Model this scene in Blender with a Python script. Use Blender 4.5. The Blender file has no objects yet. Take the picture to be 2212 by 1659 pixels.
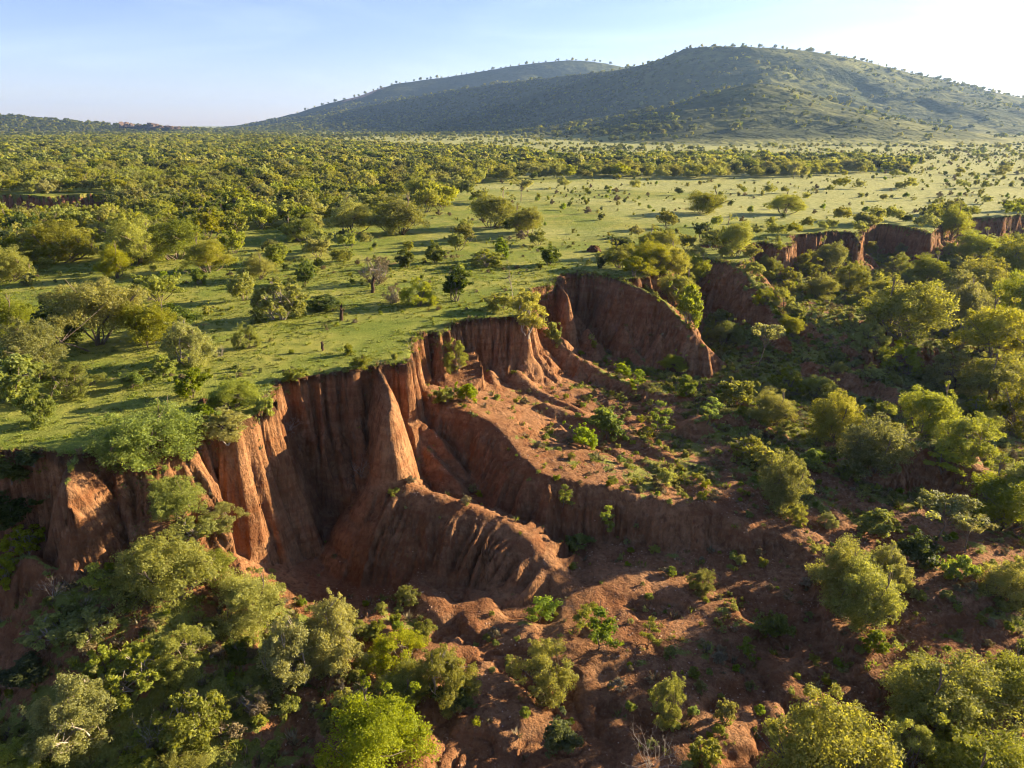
import bpy, math, random
import numpy as np
from mathutils import Vector, Matrix

# ------------------------------------------------------------------ camera, sky, sun, exposure
SC = bpy.context.scene
COL = SC.collection
CAM_H = 25.0
PITCH = 20.1
FPX = 710.0                      # focal length in pixels of a 1024 wide frame
cam_d = bpy.data.cameras.new('camera'); cam_d.sensor_width = 36.0
cam_d.lens = 36.0 * FPX / 1024.0
cam_d.clip_start = 0.5; cam_d.clip_end = 30000.0
cam = bpy.data.objects.new('camera', cam_d); COL.objects.link(cam)
cam.location = (0, 0, CAM_H); cam.rotation_euler = (math.radians(90 - PITCH), 0, 0)
SC.camera = cam

SUN_AZ, SUN_EL = 67.0, 15.0      # degrees clockwise from +Y (the view direction), above the horizon
world = bpy.data.worlds.new('World'); SC.world = world; world.use_nodes = True
wn = world.node_tree.nodes; wl = world.node_tree.links
bg = wn['Background']
sky = wn.new('ShaderNodeTexSky'); sky.sky_type = 'NISHITA'; sky.sun_disc = False
sky.sun_elevation = math.radians(SUN_EL); sky.sun_rotation = math.radians(SUN_AZ)
sky.altitude = 1600; sky.air_density = 1.0; sky.dust_density = 1.1; sky.ozone_density = 2.5
tint = wn.new('ShaderNodeMix'); tint.data_type = 'RGBA'; tint.blend_type = 'MULTIPLY'; tint.inputs[0].default_value = 1.0
tint.inputs[7].default_value = (1.16, 1.0, 1.20, 1)      # the camera's white balance of the sky, the same everywhere
wl.new(sky.outputs['Color'], tint.inputs[6])
# thin streaks of cirrus all over the sky
wtc = wn.new('ShaderNodeTexCoord'); wmp = wn.new('ShaderNodeMapping'); wmp.inputs['Scale'].default_value = (1.6, 1.6, 9.0); wmp.inputs['Rotation'].default_value = (0.05, 0.12, 0.4)
wnz = wn.new('ShaderNodeTexNoise'); wnz.inputs['Scale'].default_value = 1.6; wnz.inputs['Detail'].default_value = 6; wnz.inputs['Distortion'].default_value = 0.6
wmr = wn.new('ShaderNodeMapRange'); wmr.interpolation_type = 'SMOOTHSTEP'; wmr.inputs[1].default_value = 0.42; wmr.inputs[2].default_value = 0.72; wmr.inputs[4].default_value = 0.45
wcl = wn.new('ShaderNodeMix'); wcl.data_type = 'RGBA'; wcl.blend_type = 'ADD'; wcl.inputs[7].default_value = (1.5, 1.5, 1.55, 1)
wl.new(wtc.outputs['Generated'], wmp.inputs['Vector']); wl.new(wmp.outputs[0], wnz.inputs['Vector']); wl.new(wnz.outputs['Fac'], wmr.inputs[0])
wl.new(wmr.outputs[0], wcl.inputs[0]); wl.new(tint.outputs[2], wcl.inputs[6]); wl.new(wcl.outputs[2], bg.inputs['Color'])
bg.inputs['Strength'].default_value = 0.05
sun_d = bpy.data.lights.new('sun', 'SUN'); sun_d.energy = 5.0; sun_d.angle = math.radians(0.53)
sun_d.color = (1.0, 0.81, 0.54)
sun = bpy.data.objects.new('sun', sun_d); COL.objects.link(sun)
sa, se = math.radians(SUN_AZ), math.radians(SUN_EL)
sdir = Vector((math.sin(sa) * math.cos(se), math.cos(sa) * math.cos(se), math.sin(se)))
sun.rotation_euler = sdir.to_track_quat('Z', 'Y').to_euler(); sun.location = (60, 30, 60)
SC.view_settings.view_transform = 'Standard'; SC.view_settings.look = 'None'
SC.view_settings.gamma = 1.0; SC.view_settings.use_curve_mapping = False
SC.view_settings.exposure = 2.0
SC.cycles.max_bounces = 4; SC.cycles.diffuse_bounces = 2; SC.cycles.transmission_bounces = 3
SC.cycles.transparent_max_bounces = 2; SC.cycles.volume_bounces = 0
SC.cycles.use_adaptive_sampling = True; SC.cycles.adaptive_threshold = 0.02; SC.cycles.adaptive_min_samples = 16
SC.cycles.pixel_filter_type = 'BLACKMAN_HARRIS'; SC.cycles.filter_width = 1.1
SC.cycles.caustics_reflective = False; SC.cycles.caustics_refractive = False

rng = np.random.default_rng(7)
R = random.Random(11)

# ------------------------------------------------------------------ helpers: survey and noise
# All survey points were read off the photograph (its 2212 wide view) and turned into metres on the ground.
_cp, _sp = math.cos(math.radians(PITCH)), math.sin(math.radians(PITCH))
def ray(dx, dy):
    u = (dx * 1024 / 2212 - 512) / FPX; v = (384 - dy * 1024 / 2212) / FPX
    return np.array([u, _cp + v * _sp, -_sp + v * _cp])
def U(dx, dy, z=0.0):
    r = ray(dx, dy); t = (z - CAM_H) / r[2]
    return (r[0] * t, r[1] * t)
def at_dist(dx, dy, Y):
    r = ray(dx, dy); t = Y / r[1]
    return (r[0] * t, Y, CAM_H + r[2] * t)

def _hash(i, j, s):
    h = (i.astype(np.int64) * 374761393 + j.astype(np.int64) * 668265263 + s * 974634777) & 0x7fffffff
    h = ((h ^ (h >> 13)) * 1274126177) & 0x7fffffff
    h = ((h ^ (h >> 16)) * 1103515245) & 0x7fffffff
    return (h >> 7) / float(1 << 24)
def vnoise(x, y, s=0):
    xi = np.floor(x); yi = np.floor(y); fx = x - xi; fy = y - yi
    fx = fx * fx * fx * (fx * (fx * 6 - 15) + 10); fy = fy * fy * fy * (fy * (fy * 6 - 15) + 10)
    a = _hash(xi, yi, s); b = _hash(xi + 1, yi, s); c = _hash(xi, yi + 1, s); d = _hash(xi + 1, yi + 1, s)
    return (a * (1 - fx) + b * fx) * (1 - fy) + (c * (1 - fx) + d * fx) * fy      # 0..1
def fbm(x, y, octv=4, s=0, gain=0.5):
    o = 0; a = 1; t = 0
    for k in range(octv):
        o = o + a * (vnoise(x + 17.3 * k, y - 9.1 * k, s + k) - 0.5); t += a; a *= gain; x = x * 2.03; y = y * 2.03
    return o / t * 2                                                            # about -1..1
def ridged(x, y, s=0):
    return 1 - np.abs(2 * vnoise(x, y, s) - 1)                                   # 0..1, creased at 1
def sstep(a, b, x):
    t = np.clip((x - a) / (b - a), 0, 1); return t * t * (3 - 2 * t)
def smax(a, b, k=0.4):
    h = np.clip(0.5 + 0.5 * (a - b) / k, 0, 1); return b * (1 - h) + a * h + k * h * (1 - h)

def tps(pts):
    P = np.array([p[:2] for p in pts], float); z = np.array([p[2] for p in pts], float); n = len(P)
    d = np.hypot(P[:, None, 0] - P[None, :, 0], P[:, None, 1] - P[None, :, 1])
    K = np.where(d > 0, d * d * np.log(d + 1e-9), 0) + np.eye(n) * 6.0
    A = np.zeros((n + 3, n + 3)); A[:n, :n] = K; A[:n, n] = 1; A[:n, n + 1:] = P; A[n, :n] = 1; A[n + 1:, :n] = P.T
    w = np.linalg.solve(A, np.concatenate([z, np.zeros(3)]))
    def f(x, y):
        o = w[n] + w[n + 1] * x + w[n + 2] * y
        for i in range(n):
            d2 = (x - P[i, 0]) ** 2 + (y - P[i, 1]) ** 2 + 1e-9
            o = o + w[i] * d2 * 0.5 * np.log(d2)
        return o
    return f

def smooth_line(pts, step, jit=0.0, seed=0, closed=False):
    """Catmull-Rom through pts (any columns), resampled, with fractal sideways jitter in xy."""
    P = np.array(pts, float); n = len(P); out = []
    rngi = range(n if closed else n - 1)
    for i in rngi:
        p1, p2 = P[i], P[(i + 1) % n]
        p0 = P[i - 1] if (i > 0 or closed) else p1; p3 = P[(i + 2) % n] if (i + 2 < n or closed) else p2
        L = np.hypot(*(p2 - p1)[:2]); m = max(1, int(L / step))
        for k in range(m):
            t = k / m
            q = 0.5 * (2 * p1 + (p2 - p0) * t + (2 * p0 - 5 * p1 + 4 * p2 - p3) * t * t + (3 * p1 - p0 - 3 * p2 + p3) * t ** 3)
            lin = p1 * (1 - t) + p2 * t
            out.append(q * 0.75 + lin * 0.25)
    if not closed: out.append(P[-1])
    Q = np.array(out)
    if jit:
        s = np.concatenate([[0], np.cumsum(np.hypot(*(np.diff(Q[:, :2], axis=0)).T))])
        t = np.gradient(Q[:, :2], axis=0); t /= np.hypot(t[:, 0], t[:, 1])[:, None] + 1e-9
        nz = fbm(s / 4.0, s * 0 + 3.3, 4, seed) * jit
        Q[:, 0] += -t[:, 1] * nz; Q[:, 1] += t[:, 0] * nz
    return Q

# ------------------------------------------------------------------ the terrain grid
def axis_rows():
    y = [-25.0]
    while y[-1] < 22: y.append(y[-1] + 2.0 if y[-1] < 16 else y[-1] + 0.8)
    while y[-1] < 30: y.append(y[-1] + 0.3)
    while y[-1] < 9500:
        c = y[-1]
        if c < 82: st = 0.155
        elif c < 135: st = 0.155 + (c - 82) * 0.0034
        elif c < 240: st = 0.34 + (c - 135) * 0.006
        else: st = 0.97 * (c / 240) ** 1.5
        y.append(c + min(st, 220))
    return np.array(y)
def axis_cols():
    u = list(np.arange(0, 55.0, 0.155)); st = 0.155
    while u[-1] < 9000: st *= 1.13; u.append(u[-1] + st)
    u = np.array(u); return np.concatenate([-u[:0:-1], u])
GY = axis_rows(); GU = axis_cols()
GW = np.where(GY < 74, 1.0, GY / 74.0); GW = np.minimum(GW, 8.0)
X = GU[None, :] * GW[:, None]; Y = np.repeat(GY[:, None], len(GU), 1)
NR, NC = X.shape

class Dist:
    """distance, arc length and side to a polyline, filled in near it"""
    def __init__(self, Q, rmax, closed=False, cols=()):
        self.d = np.full((NR, NC), rmax); self.s = np.zeros((NR, NC)); self.side = np.zeros((NR, NC), np.int8)
        self.c = [np.zeros((NR, NC)) for _ in cols]
        n = len(Q); s0 = 0.0
        for i in range(n if closed else n - 1):
            a = Q[i]; b = Q[(i + 1) % n]; ex, ey = b[0] - a[0], b[1] - a[1]; L = math.hypot(ex, ey)
            if L < 1e-6: continue
            r0 = np.searchsorted(GY, min(a[1], b[1]) - rmax); r1 = np.searchsorted(GY, max(a[1], b[1]) + rmax)
            if r1 > r0:
                wmin, wmax = GW[r0], GW[min(r1, NR - 1)]
                lo, hi = min(a[0], b[0]) - rmax, max(a[0], b[0]) + rmax
                c0 = np.searchsorted(GU, min(lo / wmin, lo / wmax)); c1 = np.searchsorted(GU, max(hi / wmin, hi / wmax))
                if c1 > c0:
                    xx = X[r0:r1, c0:c1] - a[0]; yy = Y[r0:r1, c0:c1] - a[1]
                    t = np.clip((xx * ex + yy * ey) / (L * L), 0, 1)
                    dd = np.hypot(xx - t * ex, yy - t * ey)
                    m = dd < self.d[r0:r1, c0:c1]
                    self.d[r0:r1, c0:c1][m] = dd[m]; self.s[r0:r1, c0:c1][m] = (s0 + t * L)[m]
                    self.side[r0:r1, c0:c1][m] = np.sign(ex * yy - ey * xx)[m]
                    for q, k in zip(self.c, cols):
                        q[r0:r1, c0:c1][m] = (a[k] * (1 - t) + b[k] * t)[m]
            s0 += L
def inside(Q):
    m = np.zeros((NR, NC), bool); n = len(Q)
    for i in range(n):
        a = Q[i]; b = Q[(i + 1) % n]
        if a[1] == b[1]: continue
        r0 = np.searchsorted(GY, min(a[1], b[1])); r1 = np.searchsorted(GY, max(a[1], b[1]))
        if r1 > r0:
            xi = a[0] + (Y[r0:r1] - a[1]) / (b[1] - a[1]) * (b[0] - a[0])
            m[r0:r1] ^= X[r0:r1] < xi
    return m

# ------------------------------------------------------------------ survey of the gully
def S(lst): return [(*U(p[0], p[1], p[2]), p[2]) for p in lst]
# plateau rim: photo x, photo y, height of the upright face
RIM = [(-900, 1040, 5), (-300, 1000, 6), (-60, 975, 7), (60, 968, 7), (130, 978, 6), (178, 978, 5.0), (215, 968, 1.4), (280, 958, 1.0), (340, 948, 1.0), (405, 930, 1.2),
       (445, 912, 5), (490, 915, 7.5), (545, 902, 7.5), (574, 876, 7), (585, 850, 5), (598, 826, 4.6), (645, 812, 4.6), (705, 803, 5), (760, 797, 5),
       (800, 789, 5), (822, 786, 5), (850, 783, 5), (878, 779, 7.5), (890, 763, 8), (893, 740, 8), (915, 717, 7.5), (936, 716, 6), (950, 722, 6), (972, 702, 5.5),
       (988, 690, 5.5), (1040, 685, 5.6), (1100, 682, 5.6), (1136, 684, 5.6), (1148, 664, 5), (1142, 640, 5), (1152, 622, 5.5), (1175, 616, 6),
       (1196, 612, 6), (1206, 594, 6), (1240, 586, 7), (1275, 588, 7.5), (1310, 594, 7), (1345, 600, 5), (1390, 596, 2), (1440, 580, 2), (1480, 562, 2.5),
       (1512, 556, 2), (1560, 562, 2), (1600, 566, 2), (1625, 552, 3), (1600, 540, 3), (1560, 536, 3.5), (1510, 533, 3.5), (1520, 526, 3.5), (1570, 525, 3.5), (1610, 528, 4),
       (1645, 522, 5), (1690, 531, 6), (1712, 524, 6), (1706, 508, 5.5), (1760, 503, 5.5), (1805, 500, 5.5), (1838, 500, 6), (1856, 516, 5), (1858, 492, 5),
       (1900, 482, 5), (1960, 487, 5.5), (2012, 502, 5), (2030, 484, 3), (2080, 469, 3), (2150, 468, 4), (2230, 461, 3), (2420, 452, 5)]
rim_pts = [(*U(a, b), h, (4.5 if a > 440 else (1.0 if a > 200 else 2.4)) if a < 595 else (1.35 if a < 830 else 1.05)) for a, b, h in RIM]
rim_pts += [(250, 190, 5, 1), (260, 60, 5, 1), (200, -22, 5, 1), (-200, -22, 5, 1), (-160, 30, 5, 2)]
# upper floor and terrace
FU = S([(1010, 890, -6), (1100, 950, -7.5), (1130, 990, -8.4), (1240, 1040, -9.5), (1310, 1055, -10), (1480, 1090, -10.7), (1600, 1130, -11.5),
        (1200, 940, -9.7), (1300, 960, -10.6), (1400, 1000, -11.2), (1300, 900, -10.7), (1200, 900, -9.5), (1500, 950, -11.6), (1480, 870, -11),
        (1640, 870, -11.2), (1250, 770, -10.5), (1350, 780, -11.5), (1544, 768, -11.5), (1560, 830, -12.5), (1700, 800, -11.5), (1750, 690, -6.2), (1840, 700, -6.5), (1780, 660, -6.2),
        (1700, 740, -9.5), (1830, 570, -7.5), (1760, 600, -7), (1950, 600, -8), (2100, 650, -9), (2100, 800, -11), (2200, 700, -9.5), (2212, 560, -8), (1900, 850, -12.5),
        (1800, 950, -11.8), (1700, 1000, -11.2), (1900, 1010, -12.6), (2020, 980, -11.5), (2150, 1100, -14), (2000, 1100, -13.8), (1800, 1080, -12.7), (1750, 1180, -12.6),
        (1950, 1250, -13), (2150, 1250, -13.5), (2000, 1370, -13.6), (2212, 1400, -14), (2212, 1659, -15), (1950, 1480, -14.2), (2050, 720, -9.5), (1990, 560, -7.5), (1560, 640, -8), (1520, 700, -10)])
# lower floor, wash and the bushy mound on the left
FL = S([(650, 1100, -14), (600, 1060, -12.5), (660, 1150, -15), (680, 1250, -15.9), (900, 1290, -16.3), (1230, 1260, -14.8),
        (1050, 1010, -10.8), (1080, 1040, -11.5), (1150, 1090, -12.8), (1250, 1130, -13.8), (1350, 1190, -14.7), (1450, 1230, -14.5), (1600, 1240, -14.3), (1700, 1300, -14.5),
        (1400, 1320, -15.3), (1300, 1290, -15.2), (1200, 1350, -16.4), (1000, 1350, -16.3), (800, 1300, -15.6), (780, 1400, -15.5), (1000, 1500, -16.5), (1300, 1500, -16.6),
        (1540, 1400, -16.4), (1530, 1600, -17.4), (1700, 1450, -15.4), (1700, 1659, -16.0), (1900, 1600, -16), (1200, 1659, -17), (900, 1600, -16.5),
        (250, 1250, -8), (180, 1250, -8), (100, 1310, -8.8), (350, 1300, -9), (450, 1250, -10.5), (400, 1150, -9.2), (300, 1100, -7.5), (350, 1050, -6), (470, 1090, -9), (550, 1150, -12.5),
        (600, 1250, -14.3), (560, 1320, -13), (650, 1400, -14.5), (300, 1450, -11.5), (500, 1500, -13.2), (600, 1600, -15.5), (400, 1600, -13.7), (200, 1600, -13.2),
        (0, 1500, -13.3), (0, 1659, -14), (750, 1500, -15.8), (0, 1100, -12), (20, 1220, -13), (-30, 1330, -13), (50, 1040, -11), (700, 1000, -11)])
# edge of the terrace: everything to its right and behind stands on the upper floor
TER = [(905, 840, -5, 5), (945, 868, -5.4, 5), (1010, 890, -6, 4.5), (1060, 915, -6.8, 4), (1100, 948, -7.5, 3.5), (1130, 990, -8.4, 3.2), (1180, 1028, -9.2, 3), (1240, 1040, -9.5, 2.6), (1310, 1055, -10, 2.2),
       (1380, 1070, -10.3, 2.5), (1430, 1082, -10.5, 3), (1500, 1086, -10.8, 3.2), (1545, 1096, -11, 3), (1580, 1125, -11.4, 2.4), (1640, 1130, -11.7, 1.5), (1690, 1160, -12.3, 1.3), (1730, 1185, -12.6, 1),
       (1770, 1225, -13, 1), (1775, 1300, -13.3, 1.2), (1800, 1370, -13.6, 1.4), (1850, 1400, -13.8, 1.3), (1870, 1440, -14, 1.4), (1900, 1480, -14.2, 1.4), (1960, 1500, -14.4, 1.2), (2050, 1560, -14.8, 1), (2300, 1700, -15.5, 1)]
ter_pts = [(*U(a, b, z), h) for a, b, z, h in TER] + [(120, 20, 1), (220, 100, 1), (220, 240, 1), (60, 240, 1), (0, 130, 1), (-6, 100, 1), (-4, 86, 2)]
# ridges: (points with height, crest radius, slope on left side, slope on right side)
RIDGES = [
 ([(935, 862, -5.2), (1005, 886, -5.7), (1058, 911, -6.3), (1098, 944, -7.0), (1130, 984, -7.9), (1180, 1022, -8.7), (1240, 1036, -9.1), (1310, 1052, -9.7), (1380, 1066, -10.1), (1440, 1080, -10.2), (1500, 1083, -10.3), (1548, 1094, -10.7), (1590, 1118, -11.3), (1650, 1140, -12), (1720, 1168, -12.8)], 0.6, 1.5, 0.42),
 ([(1180, 870, -8.2), (1260, 900, -9.2), (1350, 930, -10), (1450, 985, -10.8), (1560, 1030, -11.4)], 0.5, 0.8, 0.5),
 ([(1560, 950, -10.8), (1640, 985, -11), (1720, 1040, -11.8), (1790, 1100, -12.5)], 0.6, 0.7, 0.5),
 ([(720, 850, -4.6), (705, 900, -7.2), (690, 960, -10.2), (675, 1030, -12.8)], 0.35, 1.3, 1.3),
 ([(640, 860, -4.8), (625, 920, -8.0), (620, 990, -11)], 0.35, 1.4, 1.4),
 ([(1010, 770, -5.2), (1020, 820, -7.2), (1050, 870, -8.6)], 0.3, 1.1, 1.1),
 ([(1350, 700, -6.5), (1365, 740, -9), (1385, 775, -10.8)], 0.4, 1.3, 1.3), ([(1270, 710, -7), (1285, 750, -9.2)], 0.4, 1.3, 1.3), ([(1430, 720, -6.8), (1450, 760, -9.5)], 0.4, 1.4, 1.4),
 ([(1150, 1035, -9.6), (1165, 1060, -11.2), (1185, 1085, -12.3)], 0.3, 1.4, 1.4), ([(1260, 1062, -10.4), (1275, 1090, -12), (1290, 1115, -13)], 0.3, 1.4, 1.4),
 ([(1390, 1095, -11.2), (1400, 1125, -12.6), (1420, 1160, -13.8)], 0.3, 1.4, 1.4), ([(1500, 1110, -11.8), (1515, 1150, -13.3), (1540, 1190, -14.4)], 0.3, 1.5, 1.5), ([(1585, 1150, -12.3), (1600, 1190, -13.8)], 0.3, 1.5, 1.5),
 ([(808, 768, 0.1), (815, 785, 0.0), (825, 810, -0.4), (840, 850, -1.0), (847, 876, -1.45), (843, 893, -1.7)], 0.55, 4.2, 4.6),       # fin
 ([(846, 882, -1.6), (838, 895, -1.8)], 1.1, 5.0, 5.0),                                                             # pillar at its end
 ([(838, 1015, -7.6), (850, 1030, -8.2), (870, 1038, -8.4), (915, 1058, -8.9), (960, 1075, -9.4), (1020, 1098, -10), (1080, 1118, -10.4), (1120, 1142, -10.9), (1160, 1175, -11.5), (1195, 1215, -12.6), (1225, 1260, -14), (1265, 1300, -15.3)], 0.7, 0.84, 0.72),
 ([(880, 905, -6.3), (910, 950, -7.9), (950, 1000, -9.3), (985, 1040, -10.8)], 0.35, 1.3, 1.2),
 ([(935, 925, -7.0), (965, 965, -8.4), (1000, 1010, -10.3)], 0.3, 1.3, 1.3),
 ([(1170, 700, -3.6), (1210, 745, -6.0), (1280, 790, -8.3), (1360, 826, -9.6), (1440, 850, -10.3), (1540, 858, -10.5), (1640, 872, -10.9)], 0.5, 1.15, 0.7),
 ([(1120, 800, -6.6), (1150, 830, -8), (1200, 862, -9), (1260, 890, -9.5)], 0.5, 0.8, 0.8),
 ([(1060, 800, -6.6), (1080, 850, -8), (1130, 900, -9)], 0.4, 0.9, 0.9),
 ([(1204, 606, -0.1), (1216, 622, -0.6), (1226, 640, -1.2)], 0.5, 5, 5),                                                                 # pinnacle
 ([(1330, 600, 0), (1378, 620, -0.9), (1436, 653, -2.6), (1472, 689, -4.6), (1504, 721, -6.3), (1530, 750, -8.6), (1560, 780, -11)], 0.6, 2.0, 0.9),
 ([(1530, 556, 0), (1580, 572, -0.6), (1615, 592, -1.6), (1640, 625, -3.2), (1662, 655, -4.9), (1690, 700, -7), (1720, 760, -10)], 1.2, 1.6, 0.7),
 ([(1850, 705, -6.4), (1960, 722, -7.2), (2090, 745, -8.4)], 3.0, 0.5, 0.6),
 ([(1760, 780, -9.6), (1850, 805, -10), (1930, 830, -10.6), (2010, 880, -11.4)], 0.8, 1.0, 0.5),
 ([(1500, 905, -9.9), (1580, 888, -9.6), (1630, 905, -10.2), (1680, 940, -11)], 0.5, 1.0, 0.5),
 ([(1880, 985, -10.8), (1980, 955, -9.6), (2060, 970, -9.8), (2120, 1010, -11)], 1.3, 0.9, 0.5),
 ([(165, 980, 0.0), (152, 1015, -0.2), (142, 1055, -1.0), (146, 1090, -2.2), (150, 1130, -3.9), (156, 1180, -5.6), (164, 1228, -7.2)], 0.7, 3.0, 2.4),   # left pinnacle
 ([(240, 1060, -3.2), (232, 1100, -4.4), (225, 1150, -6.2)], 0.4, 2.2, 2.6),
 ([(20, 1205, -7.0), (70, 1200, -6.3), (95, 1215, -6.8), (150, 1235, -7.6)], 0.5, 2.2, 1.8),
 ([(95, 1240, -7.3), (60, 1290, -8.5), (10, 1340, -10)], 0.6, 1.2, 1.2),
]
# ------------------------------------------------------------------ heights
def plain(x, y):
    r = np.hypot(x, y)
    z = fbm(x / 60, y / 60, 3, 5) * 0.5 * sstep(60, 160, r) + fbm(x / 7, y / 7, 3, 9) * 0.12
    z = z + fbm(x / 600, y / 600, 2, 31) * 4.0 * sstep(350, 1500, r)
    return z
H0 = plain(X, Y)
near = Y < 330
rows_near = int(np.searchsorted(GY, 330.0))
XN, YN = X[:rows_near], Y[:rows_near]

RQ = smooth_line(rim_pts, 0.4, 0.55, 21, closed=True)
ind = inside(RQ)
D = Dist(RQ, 15.0, True, (2, 3))
dd = np.where(ind, D.d, -D.d)
def cells(s, lam, seed):
    """ribs of uneven width along an edge: 0 in the cleft between two ribs, 1 on the back of a rib; and a random number per rib"""
    u = s / lam; i = np.floor(u); zero = np.zeros_like(u)
    def bnd(k): return k + (_hash(k, zero, seed) - 0.5) * 0.7
    k = np.where(u < bnd(i), i - 1, np.where(u >= bnd(i + 1), i + 1, i))
    b0 = bnd(k); t = np.clip((u - b0) / (bnd(k + 1) - b0), 0, 1)
    return np.sqrt(np.maximum(0, 1 - (2 * t - 1) ** 2)), _hash(k, zero + 5, seed)
def cliff(dd, s, Hc, top, x, y, talus=1.05, flute=1.0):
    """height of a wall that starts at an edge (dd = metres inside the hollow)"""
    s1 = s + fbm(x / 3, y / 3, 2, 3) * 0.8
    a1, r1 = cells(s1, 2.3, 41); a2, r2 = cells(s1, 0.95, 42); a3, r3 = cells(s, 0.5, 43)
    col = (a1 - 0.7) * (0.5 + r1) * 1.25 + (a2 - 0.7) * (0.4 + r2) * 0.70 + (a3 - 0.5) * 0.16 + (r1 - 0.5) * 0.7 + (r2 - 0.5) * 0.25
    d2 = dd - col * flute * sstep(-0.05, 0.5, dd)
    Hn = Hc * (1 + 0.22 * fbm(s / 5.0, s * 0, 3, 44)) + (r2 - 0.5) * 0.7
    wc = Hn * 0.17 + 0.05
    t = np.clip(d2 / wc, 0, 1)
    face = Hn * (0.2 * sstep(0, 0.2, t) + 0.8 * t)
    e = np.maximum(d2 - wc, 0)
    s2 = s1 + 0.5 * fbm(s / 3, e / 3, 2, 6)
    b1, q1 = cells(s2, 2.3, 41); b2, q2 = cells(s2, 1.0, 52); b3, q3 = cells(s2, .55, 53)
    rill = b1 * 1.05 * (.4 + q1) + b2 * 0.62 * (.3 + q2) + b3 * 0.20
    tal = e * talus + 0.5 * e / (e + 1.0) - (rill - 0.8) * flute * sstep(0, 1.8, e) * np.exp(-np.maximum(e - 6, 0) / 5)
    lip = 0.12 * sstep(-0.5, 0, dd)
    return np.where(dd < 0, top - lip, top - lip - face - tal)

fu = tps(FU); fl_ = tps(FL)
Z = H0.copy()
m = ind & near
xm, ym = X[m], Y[m]
zu = fu(xm, ym); zl = fl_(xm, ym)
zu = np.clip(zu, -14.5, -5); zl = np.clip(zl, -18.2, -4)
TQ = smooth_line(ter_pts, 0.4, 0.35, 77, closed=True)
ti = inside(TQ); TD = Dist(TQ, 12.0, True, (2,))
td = np.where(ti, -TD.d, TD.d)[m]
rough = fbm(xm / 2.6, ym / 2.6, 5, 60, 0.55)
zt = cliff(td, TD.s[m], np.maximum(TD.c[0][m], 0.6), zu, xm, ym, 1.0, 0.8)
hum = fbm(xm / 9, ym / 9, 4, 61) * 0.75
wx = fbm(xm / 5, ym / 5, 4, 66); gul = 0.14 * wx + 0.05 * fbm(xm / .9, ym / .9, 3, 71)
zf = np.where(td < 0, zt, smax(zt, zl, 0.5))
zf = zf + hum * np.where(td > 0, 0.45, 1.0) + rough * np.where(td > 0, 0.13, 0.20) + gul
# the wash: one incised channel running towards the viewer
CH = smooth_line([(*U(a, b, z), z) for a, b, z in [(1360, 1190, -14.4), (1440, 1240, -14.9), (1500, 1300, -15.5), (1560, 1370, -16.3), (1545, 1450, -16.9), (1530, 1540, -17.3), (1525, 1659, -17.6), (1520, 1850, -18)]], 0.5, 0.3, 5)
CD = Dist(CH, 5.0); zf = zf - 1.1 * np.exp(-(CD.d[m] / 0.9) ** 2)
CH2 = smooth_line([(*U(a, b, z), z) for a, b, z in [(1080, 1300, -16.5), (1110, 1360, -16.8), (1150, 1430, -17), (1250, 1480, -17.2), (1400, 1500, -17.4), (1540, 1520, -17.8)]], 0.5, 0.4, 6)
CD2 = Dist(CH2, 5.0); zf = zf - 0.7 * np.exp(-(CD2.d[m] / 0.6) ** 2)
for q_, (lst, dep_, wid_) in enumerate([
    ([(1180, 915, -8.8), (1260, 935, -9.4), (1340, 975, -10), (1430, 1010, -10.4), (1500, 1075, -10.8)], 0.45, 0.6),
    ([(1300, 860, -10), (1400, 885, -10.4), (1520, 940, -10.9), (1640, 975, -11.4), (1760, 1040, -12.2), (1850, 1100, -13)], 0.7, 0.9),
    ([(1560, 1000, -11), (1650, 1060, -11.6), (1740, 1120, -12.3), (1830, 1190, -12.9)], 0.4, 0.6),
    ([(1900, 1180, -13.3), (1840, 1240, -13.3), (1790, 1290, -13.8), (1700, 1340, -15.8), (1600, 1390, -16.8), (1550, 1430, -17.5)], 0.5, 0.6),
    ([(880, 1310, -16), (930, 1380, -16.2), (1010, 1440, -16.4), (1130, 1500, -16.8), (1250, 1560, -17.2), (1420, 1600, -17.7), (1525, 1620, -18)], 0.55, 0.6),
    ([(1280, 1310, -15.4), (1330, 1370, -16), (1420, 1420, -16.6), (1520, 1450, -17.2)], 0.5, 0.5),
    ([(1000, 1330, -16.2), (1040, 1390, -16.4), (1080, 1440, -16.6)], 0.35, 0.35), ([(1060, 1320, -16.2), (1085, 1380, -16.4), (1110, 1430, -16.6)], 0.35, 0.35),
    ([(2212, 1300, -14), (2100, 1330, -13.8), (1980, 1400, -14), (1900, 1450, -14.6), (1800, 1530, -16), (1650, 1600, -17)], 0.6, 0.7)]):
    QQ = smooth_line([(*U(a, b, z), z) for a, b, z in lst], 0.5, 0.5, 130 + q_)
    QD = Dist(QQ, 5.0); zf = zf - dep_ * np.exp(-(QD.d[m] / wid_) ** 2) * (0.7 + 0.6 * vnoise(QD.s[m] / 3, QD.s[m] * 0, 140 + q_))
zc = cliff(dd[m], D.s[m], D.c[0][m], H0[m], xm, ym, np.maximum(D.c[1][m], 0.95))
zg = smax(zc, zf, 0.45)
Z[m] = zg
Z[~ind & near] = (H0 - 0.12 * sstep(-0.5, 0, dd))[~ind & near]
CREST = np.zeros((NR, NC))
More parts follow.
